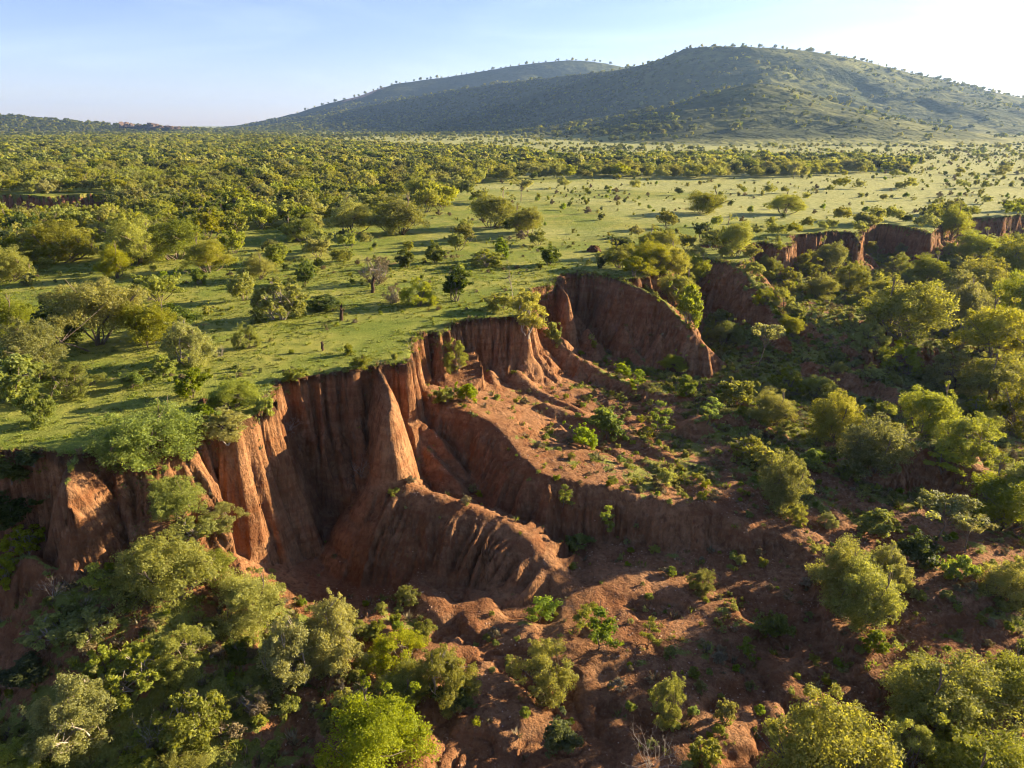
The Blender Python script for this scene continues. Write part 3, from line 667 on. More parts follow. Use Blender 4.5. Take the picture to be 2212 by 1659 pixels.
def acacia(name, seed, mat, layers=5, n=1800, size=0.05, spread=0.42, umbrella=False, lean=0.05):
    g = np.random.default_rng(seed); C = []; RR = []; st = []
    top = np.array([g.normal() * lean, g.normal() * lean, 0.95])
    tb, P = limb(g, (0, 0, -0.12), top, 0.022, 0.006, 0.10, 6); st.append(tb)
    for i in range(layers * 3):
        f = (0.75 + 0.25 * g.random()) if umbrella else 0.28 + 0.7 * g.random()
        k = min(5, int(f * 6)); p0 = P[k - 1 if umbrella else k]
        a = g.random() * 2 * math.pi; L = spread * (0.45 + 0.7 * g.random()) * (1.0 if umbrella else (1.25 - f * 0.8))
        e = p0 + np.array([math.cos(a) * L, math.sin(a) * L, (0.25 if umbrella else 0.16) * L + 0.02])
        if umbrella: e[2] = 0.9 + g.normal() * 0.04
        tb, Q = limb(g, p0, e, 0.009, 0.003, 0.15, 4, 4); st.append(tb)
        for q in (2, 3, 4):
            C.append(Q[q] + np.array([0, 0, 0.015])); r = 0.085 * (0.7 + 0.6 * g.random()); RR.append((r * 1.3, r * 1.3, r * 0.42))
    return store(name, st, leaves(g, C, RR, n, size, 0.9, 0.45, 0.2), M_BARK, LEAF[mat])
def bare(name, seed, nmain=5, depth=3, mat=None, spread=0.5, r=0.022):
    g = np.random.default_rng(seed); st = []
    def grow(p, d, L, r, k):
        e = p + d * L; tb, P = limb(g, p, e, r, r * 0.55, 0.12, 3, 4 if k < depth else 5); st.append(tb)
        if k > 0:
            for _ in range(int(g.integers(2, 4))):
                nd = d + g.normal(size=3) * 0.55; nd[2] += 0.15; nd /= np.linalg.norm(nd); grow(P[int(g.integers(2, 4))], nd, L * (0.55 + 0.3 * g.random()), r * 0.55, k - 1)
    for i in range(nmain):
        d = np.array([g.normal() * spread, g.normal() * spread, 1.0]); d /= np.linalg.norm(d); grow(np.array([0, 0, -0.1]), d, 0.42, r, depth)
    v, f = join(st); s = 1.0 / v[:, 2].max()
    return store(name, [(v * s, f)], None, mat or M_PALE, None)

# near plants: fine leaves; mid and far plants: fewer, larger sprigs
bush_tree('big_leafy', 1, 'bright', 1, 1.1, 0.02, 34, 0.17, 34000, 0.0125, 9, 0.6, wisps=24)
bush_tree('round_yellow', 2, 'yellow', 1, 1.1, -0.06, 32, 0.17, 32000, 0.0125, 9, 0.6, wisps=18)
bush_tree('round_olive', 3, 'olive', 1, 1.2, -0.06, 34, 0.17, 32000, 0.0125, 9, 0.6, wisps=24)
bush_tree('grey_spray', 4, 'grey', 1, 1.15, -0.06, 44, 0.12, 32000, 0.0125, 14, 0.55, M_PALE, flat=1.0, wisps=26)
bush_tree('open_olive', 5, 'olive', 1, 1.25, -0.06, 34, 0.12, 20000, 0.0135, 12, 0.5, flat=0.8, wisps=20)
bush_tree('dome_yellow', 6, 'yellow', 1, 1.35, 0.22, 34, 0.16, 32000, 0.0125, 9, 0.75, wisps=18)
bush_tree('bright_shrub', 7, 'bright', 1, 1.0, 0.02, 18, 0.18, 4500, 0.034, 8, 0.5, wisps=18)
bush_tree('dark_shrub', 8, 'dark', 1, 0.95, 0.02, 18, 0.19, 5000, 0.034, 6, 0.6, wisps=8)
bush_tree('column_shrub', 9, 'dark', 1, 0.62, 0.04, 16, 0.17, 5000, 0.030, 6, 0.6, tall=1, wisps=6)
bush_tree('tangle', 10, 'olive', 1, 1.2, -0.05, 28, 0.13, 6500, 0.027, 14, 0.4, M_PALE, wisps=16)
bush_tree('dry_thicket', 11, 'dry', 1, 1.3, 0.02, 16, 0.15, 3000, 0.035, 16, 0.4, M_PALE, aspect=0.2, wisps=18)
bush_tree('drooping_grey', 12, 'grey', 1, 0.7, 0.03, 20, 0.14, 6000, 0.028, 10, 0.5, M_PALE, tall=1, aspect=0.3, wisps=24)
bush_tree('small_yellow', 13, 'yellow', 1, 1.1, 0.02, 14, 0.2, 3000, 0.042, 6, 0.5, wisps=8)
acacia('sapling', 14, 'bright', 5, 1500, 0.040); acacia('sapling_b', 15, 'olive', 4, 1200, 0.042, 0.5, False, 0.15)
acacia('thorn_tree', 16, 'grey', 6, 2200, 0.036, 0.55, True)
bare('dead_tree', 17, 1, 4, M_PALE, 0.1, 0.020); bare('bare_shrub', 18, 9, 3, M_PALE, 0.55, 0.010); bare('dead_bush', 19, 6, 3, M_PALE, 0.7, 0.012)
MID_T = []; MID_S = []; FAR_T = []
for i, (mt, ww, dm) in enumerate([('olive', 1.25, .7), ('olive', 1.1, .6), ('yellow', 1.3, .7), ('grey', 1.2, .6), ('olive', 1.4, .75), ('dark', 1.05, .6), ('yellow', 1.15, .6), ('grey', 1.35, .7)]):
    bush_tree('mid_tree_%d' % i, 40 + i, mt, 1, ww, 0.16, 22, 0.19, 4200, 0.036, 6, dm, wisps=18); MID_T.append('mid_tree_%d' % i)
for i, (mt, ww, tl) in enumerate([('olive', 1.1, 0), ('dark', 0.9, 0), ('bright', 1.0, 0), ('grey', 1.3, 0), ('dry', 1.4, 0), ('dark', 0.7, 1), ('olive', 0.8, 1)]):
    bush_tree('mid_shrub_%d' % i, 60 + i, mt, 1, ww, 0.02, 13, 0.21, 1500, 0.055, 5, 0.5, tall=tl, wisps=8); MID_S.append('mid_shrub_%d' % i)
for i, (mt, ww) in enumerate([('olive', 1.25), ('olive', 1.1), ('yellow', 1.3), ('grey', 1.2), ('dark', 1.1), ('dark', 1.5)]):
    bush_tree('far_tree_%d' % i, 80 + i, mt, 1, ww, 0.10, 12, 0.26, 520, 0.10, 3, .7); FAR_T.append('far_tree_%d' % i)

taken = []     # (x, y, radius) of every individual plant
COUNT = {}
def plant(proto, x, y, z, h, wr=1.0, name='bush', label=None, cat='bush', group=None, rot=None, tilt=0.0, part='crown'):
    """one plant: an Empty at its foot with its own trunk and crown; h metres tall, wr = width relative to the prototype"""
    P = PLANTS[proto]; s = h / P.h
    e = bpy.data.objects.new(name, None); COL.objects.link(e); e.empty_display_size = 0.3
    e.location = (x, y, z); e.rotation_euler = (tilt * (R.random() - .5), tilt * (R.random() - .5), R.random() * 6.283 if rot is None else rot)
    e.scale = (s * wr, s * wr, s)
    t = bpy.data.objects.new('stems' if cat in ('bush', 'shrub', 'sapling') else 'trunk', P.trunk); COL.objects.link(t); t.parent = e
    if P.crown is not None:
        c = bpy.data.objects.new('foliage' if cat in ('bush', 'shrub', 'sapling') else 'crown', P.crown); COL.objects.link(c); c.parent = e
    tag(e, label, cat, group); taken.append((x, y, P.w * s * wr * 0.5))
    return e
def by_photo(proto, dx, dy, hpx, wpx, name, label, cat, group=None, sink=0.0, **kw):
    p = ground_hit(dx, dy)
    if p is None: print('NO GROUND', label); return
    depth = p[1] * _cp + (CAM_H - p[2]) * _sp
    h = hpx * 1024 / 2212 * depth / FPX * 1.06
    P = PLANTS[proto]; wr = (wpx * 1024 / 2212 * depth / FPX) / (P.w * h / P.h)
    return plant(proto, p[0], p[1], p[2] - sink, h, wr, name, label, cat, group, **kw)
# ------------------------------------------------------------------ the plants one can point at (photo x, y of the foot, height and width in photo pixels)
B, T_, SP = 'bush', 'tree', 'sapling'
HERO = [
 # left foreground: the mound
 ('big_leafy', 385, 1112, 95, 115, 'bush', 'fresh green bush on the bank under the large leafy tree', B),
 ('round_yellow', 362, 1288, 150, 172, 'bush', 'rounded bright yellow-green bush just below the large leafy tree', B),
 ('round_olive', 535, 1345, 140, 135, 'bush', 'olive green bush on the mound shoulder against the dark hollow', B),
 ('grey_spray', 715, 1425, 155, 125, 'bush', 'tall grey-green bush at the foot of the big shaded spur', B),
 ('grey_spray', 648, 1470, 165, 140, 'bush', 'wide grey-green twiggy bush left of the tall grey bush', B),
 ('round_olive', 805, 1668, 185, 205, 'bush', 'big green bush at the bottom edge left of the wash', B),
 ('grey_spray', 168, 1592, 155, 155, 'bush', 'grey-green bush with pale twigs low on the left mound', B),
 ('round_yellow', 30, 1700, 100, 120, 'bush', 'yellow-green bush cut by the bottom left corner', B),
 ('tangle', 300, 1480, 90, 120, 'bush', 'tangled low bush in the middle of the left mound', B),
 ('open_olive', 400, 1440, 100, 110, 'bush', 'thin yellowish bush on the mound below the rounded yellow bush', B),
 ('tangle', 420, 1590, 100, 130, 'bush', 'scrubby bush with bare twigs near the bottom of the mound', B),
 ('round_olive', 460, 1250, 70, 90, 'bush', 'dark little bush in the shade right of the rounded yellow bush', B),
 ('tangle', 420, 1160, 45, 90, 'bush', 'shaded bush under the big leafy tree towards the buttress', B),
 ('dark_shrub', 60, 1470, 60, 90, 'bush', 'dark low bush on the shaded left edge of the mound', B),
 ('tangle', 120, 1385, 60, 100, 'bush', 'brownish low bush under the broken orange bluff', B),
 ('tangle', 200, 1370, 55, 90, 'bush', 'dark clumpy bush on the upper left mound', B),
 ('sapling', 225, 1275, 75, 70, 'sapling', 'pale green thorn sapling at the foot of the tall orange pinnacle', SP),
 ('column_shrub', 520, 1445, 80, 34, 'bush', 'narrow spire-like shrub standing on the mound', B),
 ('bare_shrub', 330, 1600, 70, 90, 'bare_bush', 'leafless pale bush near the bottom of the left mound', B),
 ('bare_shrub', 115, 1290, 55, 70, 'bare_bush', 'leafless grey bush beside the broken orange bluff', B),
 ('small_yellow', 290, 1690, 60, 100, 'bush', 'yellow-green low bush at the bottom edge of the mound', B),
 ('round_yellow', 390, 1700, 75, 110, 'bush', 'bright bush at the bottom edge between the mound and the big green bush', B),
 ('open_olive', 860, 1440, 90, 110, 'bush', 'pale olive bush on red soil in front of the shaded spur', B),
 ('grey_spray', 960, 1500, 110, 120, 'bush', 'airy grey-green bush at the left side of the red wash', B),
 ('dark_shrub', 985, 1520, 55, 80, 'bush', 'small dark green bush tucked against the airy grey bush', B),
 ('round_olive', 880, 1510, 90, 110, 'bush', 'rounded olive bush above the big bottom bush', B),
 ('small_yellow', 915, 1380, 40, 55, 'bush', 'tiny yellow-green bush on the lit red slope under the spur', B),
 ('open_olive', 1180, 1480, 112, 125, 'bush', 'open green bush with dark base in the middle of the wash', B),
 ('dark_shrub', 1212, 1622, 78, 78, 'bush', 'compact dark green bush near the bottom centre', B),
 ('bare_shrub', 1405, 1660, 110, 120, 'bare_bush', 'large leafless grey bush at the bottom beside the channel', B),
 ('open_olive', 1440, 1555, 120, 70, 'bush', 'slim green bush above the large leafless bush', B),
 ('sapling', 1290, 1400, 110, 85, 'sapling', 'feathery green sapling on the hump below the spur tip', SP),
 ('sapling', 1155, 1345, 62, 85, 'sapling', 'small feathery sapling at the foot of the big shaded spur', SP),
 ('sapling_b', 1250, 1350, 45, 60, 'sapling', 'second feathery sapling at the spur foot nearer its tip', SP),
 ('sapling_b', 1400, 1395, 50, 50, 'sapling', 'thin sapling on the gravel hump right of centre', SP),
 ('small_yellow', 1565, 1560, 60, 40, 'bush', 'small yellow-green shrub right of the channel', B),
 ('small_yellow', 1525, 1650, 55, 70, 'bush', 'yellow-green shrub at the bottom edge right of the channel', B),
 ('sapling', 1610, 1420, 55, 45, 'sapling', 'bent young sapling over the shaded channel bank', SP),
 ('bright_shrub', 1670, 1375, 60, 70, 'bush', 'small green bush in shade below the right terrace edge', B),
 ('round_yellow', 1770, 1712, 235, 235, 'bush', 'big round sunlit bush at the bottom right', B),
 ('round_olive', 2050, 1565, 175, 210, 'bush', 'wide olive bush in the lower right corner thicket', B),
 ('round_olive', 2185, 1545, 155, 160, 'bush', 'olive bush at the right edge of the lower corner thicket', B),
 ('open_olive', 1945, 1660, 130, 120, 'bush', 'dark shaded bush between the two big bottom right bushes', B),
 ('round_olive', 2120, 1720, 170, 200, 'bush', 'dark bush at the bottom right corner', B),
 ('open_olive', 1975, 1560, 100, 90, 'bush', 'loose yellowish bush at the left end of the corner thicket', B),
 ('bright_shrub', 1890, 1405, 40, 60, 'bush', 'low green bush on the edge of the pale lit terrace', B),
 ('round_olive', 1855, 1335, 165, 135, 'bush', 'tall olive bush on the terrace right of centre', B),
 ('round_olive', 1815, 1280, 145, 110, 'bush', 'rounded olive bush joined behind the tall terrace bush', B),
 ('grey_spray', 1905, 1265, 100, 85, 'bush', 'grey-green bush behind and right of the tall terrace bush', B),
 ('dark_shrub', 1985, 1220, 80, 80, 'bush', 'dark green bush in shade below the grey thorn tree', B),
 ('bright_shrub', 1890, 1150, 50, 80, 'bush', 'small dark feathery bush left of the grey thorn tree', B),
 ('bright_shrub', 2065, 1255, 62, 65, 'bush', 'bright yellow-green shrub on open soil at the right', B),
 ('round_yellow', 2185, 1300, 100, 120, 'bush', 'bright bush at the right edge on open soil', B),
 ('thorn_tree', 2020, 1175, 105, 130, 'thorn_tree', 'grey flat-topped thorn tree in the right gully', T_),
 ('thorn_tree', 2085, 1195, 80, 80, 'thorn_tree', 'small thorn tree right of the grey flat-topped one', T_),
 ('round_olive', 2165, 1140, 140, 155, 'bush', 'large olive bush at the right edge above the bright bush', B),
 ('open_olive', 2205, 1110, 140, 130, 'bush', 'loose olive bush cut by the right edge', B),
 ('round_yellow', 1690, 1098, 130, 105, 'bush', 'sunlit bush at the end of the green terrace patch', B),
 ('small_yellow', 1655, 1020, 60, 50, 'bush', 'small bright bush behind the sunlit terrace bush', B),
 ('round_yellow', 1890, 1015, 120, 130, 'bush', 'wide sunlit bush on the mound in the right gully', B),
 ('round_yellow', 1800, 945, 105, 95, 'bush', 'yellow-green bush left of the wide sunlit mound bush', B),
 ('round_olive', 1990, 935, 115, 105, 'bush', 'rounded olive bush standing behind the wide sunlit mound bush', B),
 ('open_olive', 2090, 980, 95, 125, 'bush', 'spreading olive bush on top of the shaded mound', B),
 ('sapling_b', 2030, 1025, 45, 75, 'sapling', 'flat feathery sapling on the shaded side of the mound', SP),
 ('sapling', 1415, 935, 75, 60, 'sapling', 'fresh green sapling standing on the shaded terrace floor', SP),
 ('bright_shrub', 1310, 940, 60, 85, 'bush', 'low bright bush in the middle of the terrace floor', B),
 ('bright_shrub', 1262, 968, 50, 62, 'bush', 'small bright bush on the lit terrace sand', B),
 ('small_yellow', 1437, 1050, 45, 40, 'bush', 'tiny bright shrub at the terrace edge', B),
 ('bright_shrub', 1480, 852, 42, 45, 'bush', 'round little bush on the low lit ridge', B),
 ('small_yellow', 1590, 878, 62, 75, 'bush', 'yellow-green bush on the low ridge in the middle right', B),
 ('round_olive', 1665, 915, 85, 90, 'bush', 'dull olive bush right of the low ridge', B),
 ('bright_shrub', 1345, 815, 32, 40, 'bush', 'small shrub at the mouth of the amphitheatre', B),
 ('round_olive', 1450, 805, 48, 52, 'bush', 'shaded bush at the foot of the amphitheatre wall', B),
 ('sapling', 1370, 850, 50, 45, 'sapling', 'small sapling between the two low ridges', SP),
 ('sapling', 1525, 915, 62, 50, 'sapling', 'fresh sapling on the shaded floor below the low ridge', SP),
 ('bright_shrub', 1010, 868, 42, 52, 'bush', 'bright green bush perched on the buttress ledge', B),
 ('small_yellow', 962, 872, 36, 46, 'bush', 'yellow grass-like bush beside the bright ledge bush', B),
 ('open_olive', 985, 800, 70, 48, 'bush', 'bush hanging on the cliff face under the notch', B),
 ('bright_shrub', 1195, 745, 50, 40, 'bush', 'small bush in the cleft beside the red pinnacle', B),
 ('sapling', 1320, 1150, 62, 42, 'sapling', 'feathery sapling in the shaded valley under the terrace', SP),
 ('sapling', 1215, 1095, 55, 42, 'sapling', 'upright sapling against the terrace cliff', SP),
 ('bright_shrub', 1245, 1185, 32, 62, 'bush', 'low bright shrub on the sandy valley floor', B),
 ('dead_bush', 778, 1022, 38, 55, 'dead_bush', 'dead pale bush on the dark slope left of the pillar', B),
 ('bare_shrub', 625, 930, 30, 60, 'bare_bush', 'pale fallen twigs sticking out of the buttress corner', B),
 ('dark_shrub', 25, 1040, 60, 80, 'bush', 'dark bush clinging to the shaded ravine wall at the left edge', B),
 ('dark_shrub', 75, 1010, 45, 60, 'bush', 'dark bush under the rim left of the orange pinnacle', B),
 ('dark_shrub', 20, 1130, 70, 90, 'bush', 'dark bush deep in the left ravine', B),
 ('tangle', 60, 1190, 60, 80, 'bush', 'shaded tangle at the bottom of the left ravine', B),
 ('tangle', 15, 1260, 60, 70, 'bush', 'grey weedy bush on the left edge below the ravine', B),
 ('open_olive', 480, 1130, 45, 80, 'bush', 'loose bush at the foot of the orange buttress', B),
 # plateau edge and near plateau
 ('drooping_grey', 1140, 722, 95, 68, 'bush', 'straggly grey bush hanging over the cliff edge at the notch', B),
 ('dead_tree', 1110, 672, 115, 30, 'dead_tree', 'thin dead leaning tree at the cliff edge', T_),
 ('small_yellow', 1085, 668, 36, 78, 'bush', 'low bright yellow-green bush at the plateau edge beside the dead tree', B),
 ('column_shrub', 985, 650, 70, 46, 'bush', 'upright dark shrub alone on the turf near the cliff edge', B),
 ('open_olive', 905, 660, 60, 66, 'bush', 'rounded olive shrub left of the upright dark shrub', B),
 ('dry_thicket', 848, 655, 38, 42, 'bush', 'small dry shrub left of the rounded olive shrub', B),
 ('dark_shrub', 940, 568, 48, 42, 'bush', 'dark shrub in the open turf behind the upright shrub', B),
 ('dark_shrub', 877, 578, 44, 38, 'bush', 'leafy dark shrub left of the dark turf shrub', B),
 ('tangle', 1050, 575, 36, 62, 'bush', 'wide low bush on the open turf right of centre', B),
 ('bright_shrub', 1085, 560, 46, 34, 'bush', 'yellow-tipped shrub beside the wide low bush', B),
 ('dark_shrub', 1188, 572, 44, 42, 'bush', 'dark twin-topped shrub right of the yellow-tipped shrub', B),
 ('dry_thicket', 815, 612, 58, 60, 'bush', 'dry brown thicket on the turf left of centre', B),
 ('tangle', 605, 690, 88, 100, 'bush', 'big dark tangled bush on the turf', B),
 ('dark_shrub', 700, 668, 32, 70, 'bush', 'low dark bush right of the big tangled bush', B),
 ('round_olive', 562, 602, 58, 70, 'bush', 'round olive bush in the turf glade', B),
 ('round_olive', 452, 588, 80, 92, 'tree', 'round olive tree at the near edge of the woodland', T_),
 ('dark_shrub', 660, 612, 52, 40, 'bush', 'slender dark bush right of the round glade bush', B),
 ('round_olive', 655, 522, 56, 78, 'bush', 'dark rounded bush against the woodland edge', B),
 ('bright_shrub', 432, 615, 36, 34, 'bush', 'small bright shrub below the round olive tree', B),
 ('bright_shrub', 362, 622, 36, 34, 'bush', 'leafy little shrub left of the small bright shrub', B),
 ('dome_yellow', 215, 745, 140, 170, 'tree', 'broad dome-shaped yellow-green tree on the left turf', T_),
 ('round_olive', 320, 745, 105, 110, 'tree', 'brownish tree joined to the right of the broad dome tree', T_),
 ('dark_shrub', 130, 745, 95, 100, 'tree', 'dark tree shaded behind the broad dome tree', T_),
 ('round_yellow', 82, 815, 128, 135, 'tree', 'pale yellow-green tree near the left edge', T_),
 ('bright_shrub', 35, 868, 100, 120, 'bush', 'fresh green bush at the left edge below the pale tree', B),
 ('round_olive', 30, 720, 90, 110, 'tree', 'deep green tree at the left edge behind the pale tree', T_),
 ('grey_spray', 405, 785, 95, 92, 'tree', 'grey tree with pale twiggy base on the left turf', T_),
 ('dark_shrub', 385, 725, 72, 70, 'tree', 'dark tree behind the grey twiggy tree', T_),
 ('bright_shrub', 352, 812, 45, 58, 'bush', 'fresh green low bush in front of the grey twiggy tree', B),
 ('open_olive', 165, 850, 70, 105, 'bush', 'wide loose bush in front of the broad dome tree', B),
 ('bright_shrub', 84, 915, 78, 72, 'bush', 'leafy green shrub alone on the front left turf', B),
 ('bright_shrub', 290, 838, 36, 50, 'bush', 'low leafy bush in the shade on the left turf', B),
 ('bright_shrub', 415, 858, 62, 72, 'bush', 'green bush behind the buttress on the shaded turf', B),
 ('round_olive', 508, 882, 78, 85, 'bush', 'rounded bush on the turf right behind the buttress', B),
 ('drooping_grey', 492, 962, 70, 80, 'bush', 'dry grey bush hanging over the orange buttress', B),
 ('small_yellow', 572, 905, 55, 42, 'bush', 'yellow-green bush clinging to the buttress corner', B),
 ('open_olive', 535, 752, 58, 48, 'bush', 'thin bush alone on the turf left of centre', B),
 ('dead_bush', 478, 770, 30, 30, 'dead_bush', 'dead pale bush on the turf left of the thin bush', B),
 ('tangle', 480, 880, 40, 60, 'bush', 'low bush in the shadow band behind the buttress', B),
 ('round_olive', 252, 600, 80, 62, 'tree', 'slim tree in front of the left woodland', T_),
 ('round_yellow', 130, 565, 88, 125, 'tree', 'spreading tree with pale trunks in the left woodland front', T_),
 ('round_yellow', 290, 570, 105, 112, 'tree', 'big round yellow-green tree in the left woodland front', T_),
 ('round_olive', 380, 560, 95, 130, 'tree', 'big dull olive tree right of the round yellow-green tree', T_),
 ('round_yellow', 15, 608, 78, 95, 'tree', 'bright tree at the left edge of the woodland front', T_),
 ('small_yellow', 1005, 518, 48, 36, 'bush', 'bright yellow-green bush among the middle trees', B),
 ('bright_shrub', 445, 905, 35, 40, 'bush', 'small leafy bush on the bank above the mound', B),
 ('small_yellow', 640, 822, 26, 50, 'bush', 'low bush on the rim of the dark hollow', B),
 ('small_yellow', 780, 800, 30, 45, 'bush', 'tuft-like bush on the rim left of the fin', B),
 # right hand promontories and gully
 ('round_olive', 1345, 578, 58, 72, 'bush', 'olive bush at the left end of the promontory thicket', B),
 ('round_yellow', 1400, 588, 72, 78, 'bush', 'yellowish bush in the promontory thicket', B),
 ('round_olive', 1440, 600, 80, 78, 'tree', 'olive tree in the middle of the promontory thicket', T_),
 ('round_olive', 1455, 660, 82, 78, 'tree', 'tree on the promontory slope above the dark gully', T_),
 ('bright_shrub', 1485, 700, 85, 62, 'bush', 'fresh green bush at the tip of the promontory', B),
 ('round_olive', 1425, 552, 62, 72, 'tree', 'tree at the back of the promontory thicket', T_),
 ('round_olive', 1500, 610, 68, 60, 'tree', 'shaded tree at the right end of the promontory thicket', T_),
 ('round_olive', 1590, 556, 88, 66, 'tree', 'tall olive tree between the two far red bluffs', T_),
 ('round_olive', 1655, 598, 52, 48, 'bush', 'round olive bush under the far red bluff', B),
 ('round_olive', 1790, 592, 78, 62, 'tree', 'rounded pale tree in front of the far right bluff', T_),
 ('open_olive', 1740, 592, 50, 62, 'bush', 'dull bush left of the rounded pale tree', B),
 ('round_yellow', 1770, 645, 55, 58, 'bush', 'round pale bush on the grassy shelf', B),
 ('round_yellow', 1838, 632, 68, 62, 'tree', 'pale tree right of the grassy shelf bush', T_),
 ('open_olive', 1690, 672, 52, 42, 'bush', 'olive bush on the crest above the dark gully', B),
 ('round_olive', 1705, 720, 45, 48, 'bush', 'loose bush where the grassy shelf drops off', B),
 ('round_olive', 1565, 745, 62, 62, 'bush', 'round shaded bush in the dark gully', B),
 ('thorn_tree', 1638, 792, 92, 72, 'thorn_tree', 'pale thin thorn tree in the dark gully', T_),
 ('round_olive', 1960, 732, 140, 160, 'tree', 'wide olive tree in the right gully wood', T_),
 ('grey_spray', 2055, 725, 140, 125, 'tree', 'tree with many pale stems in the right gully wood', T_),
 ('round_olive', 2145, 775, 135, 150, 'tree', 'large olive tree at the front of the right gully wood', T_),
 ('round_olive', 2205, 705, 130, 130, 'tree', 'olive tree cut by the right edge in the gully wood', T_),
 ('round_yellow', 2110, 640, 85, 105, 'tree', 'pale tree at the back of the right gully wood', T_),
 ('round_olive', 1900, 650, 55, 62, 'bush', 'bush at the left foot of the gully wood', B),
 ('round_olive', 2000, 610, 66, 78, 'tree', 'tree below the long far red wall', T_),
 ('round_yellow', 2185, 600, 92, 100, 'tree', 'pale round tree at the right edge below the rim', T_),
 ('round_olive', 2100, 562, 70, 90, 'tree', 'dull tree against the far right rim', T_),
 ('round_olive', 2050, 520, 78, 70, 'tree', 'dark crowned tree standing on the far right rim', T_),
 ('open_olive', 1940, 590, 45, 50, 'bush', 'yellowish bush on the lit floor below the far red wall', B),
 ('round_olive', 2150, 870, 120, 130, 'tree', 'shaded tree in the right gully below the wood', T_),
 ('open_olive', 2205, 930, 130, 120, 'tree', 'shaded tree cut by the right edge below the wood', T_),
 ('open_olive', 2055, 845, 90, 110, 'bush', 'sprawling bush in the shade of the right gully', B),
 ('open_olive', 1875, 755, 62, 66, 'bush', 'grey bush left of the gully wood', B),
 ('open_olive', 1940, 800, 70, 80, 'bush', 'dark bush under the front of the gully wood', B),
 ('round_olive', 1760, 860, 60, 70, 'bush', 'shaded bush in the middle of the dark gully', B),
 ('open_olive', 1700, 850, 60, 66, 'bush', 'dim bush left in the middle of the dark gully', B),
 ('bright_shrub', 1750, 1010, 40, 55, 'bush', 'small bush in the shadow behind the terrace patch', B),
 ('tangle', 1620, 990, 50, 70, 'bush', 'dim tangled bush on the shaded terrace slope', B),
 # beyond the near turf
 ('round_olive', 1518, 460, 52, 78, 'tree', 'round olive tree alone on the bright savanna', T_),
 ('round_olive', 1693, 462, 48, 70, 'tree', 'olive tree right of the lone round savanna tree', T_),
 ('round_olive', 1060, 492, 82, 92, 'tree', 'large dark tree at the savanna edge in the middle', T_),
 ('round_olive', 1140, 508, 66, 66, 'tree', 'dark upright tree right of the large middle tree', T_),
 ('round_olive', 865, 505, 90, 105, 'tree', 'large olive tree at the right front of the woodland', T_),
 ('round_olive', 760, 505, 80, 95, 'tree', 'dense dark tree at the woodland front', T_),
 ('thorn_tree', 1125, 435, 46, 52, 'thorn_tree', 'flat-topped thorn tree on the savanna behind the middle trees', T_),
 ('thorn_tree', 1713, 386, 36, 32, 'thorn_tree', 'single dark mushroom-shaped tree in the far tree line', T_),
 ('round_olive', 910, 438, 62, 70, 'tree', 'dark tall tree at the woodland right end', T_),
]
for pr, dx, dy, hp, wp, nm, lb, ct in HERO:
    by_photo(pr, dx, dy, hp, wp, nm, lb, ct, sink=0.05, tilt=0.12)
by_photo('big_leafy', 318, 955, 140, 190, 'leafy_tree', 'large fresh green leafy tree at the plateau edge above the left mound', T_, sink=2.0)
print('HEROES', len(HERO))

# stumps, fallen branches, the red mound of earth
def stump(dx, dy, hpx, name, label, seed, lean=0.1):
    p = ground_hit(dx, dy); g = np.random.default_rng(seed); depth = p[1] * _cp + (CAM_H - p[2]) * _sp
    h = hpx * 1024 / 2212 * depth / FPX
    e = bpy.data.objects.new(name, None); COL.objects.link(e); e.location = p
    top = np.array([lean * h, 0, h]); tb, P = limb(g, (0, 0, -0.3), top, 0.20 * h ** .5, 0.12 * h ** .5, 0.06, 6, 8)
    v, f = tb; v[-8:, 2] += g.normal(size=8) * 0.14 * h
    mesh_obj('trunk', v, f, M_DARKWOOD, e)
    for i in range(3):
        a = g.random() * 6.28; tb, _ = limb(g, P[3 + i % 2], P[4] + np.array([math.cos(a) * .3 * h, math.sin(a) * .3 * h, 0.35 * h]), 0.07 * h ** .5, 0.025, 0.1, 3, 5)
        mesh_obj('branch_stub', *tb, M_DARKWOOD, e)
    return tag(e, label, 'stump')
stump(695, 758, 20, 'tree_stump', 'dark upright stump alone on the turf above the rim', 3)
stump(738, 692, 32, 'tree_stump', 'charred split stump beside the big tangled bush', 4, 0.05)
stump(805, 632, 34, 'tree_stump', 'dead stump in the dry thicket left of centre', 5, 0.15)
def lump(name, dx, dy, wpx, hpx, mat, label, cat, seed):
    p = ground_hit(dx, dy); depth = p[1] * _cp + (CAM_H - p[2]) * _sp; w = wpx * 1024 / 2212 * depth / FPX; h = hpx * 1024 / 2212 * depth / FPX * 1.2
    n = 40; a, r = np.meshgrid(np.linspace(0, 2 * math.pi, n, endpoint=False), np.linspace(0, 1, 14))
    x = np.cos(a) * r * w / 2; y = np.sin(a) * r * w / 2
    nz = fbm(x * 2.2 / w * 4 + seed, y * 2.2 / w * 4, 4, seed); z = h * (1 - r ** 2) * (0.75 + 0.6 * nz) - 0.15 * (r > .95)
    vs = np.stack([x * (1 + .2 * nz), y * (1 + .2 * nz), z], -1).reshape(-1, 3); ii = np.arange(14 * n).reshape(14, n); jj = np.roll(ii, -1, 1)
    f = np.stack([ii[:-1], jj[:-1], jj[1:], ii[1:]], -1).reshape(-1, 4)
    o = mesh_obj(name, vs, f, mat, attrs={'turf': np.zeros(len(vs))}); o.location = p
    return tag(o, label, cat)
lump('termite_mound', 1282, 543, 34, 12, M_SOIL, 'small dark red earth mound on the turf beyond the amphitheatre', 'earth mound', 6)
lump('earth_mound', 440, 868, 26, 6, M_SOIL, 'low patch of bare red earth on the turf behind the buttress', 'earth mound', 9)
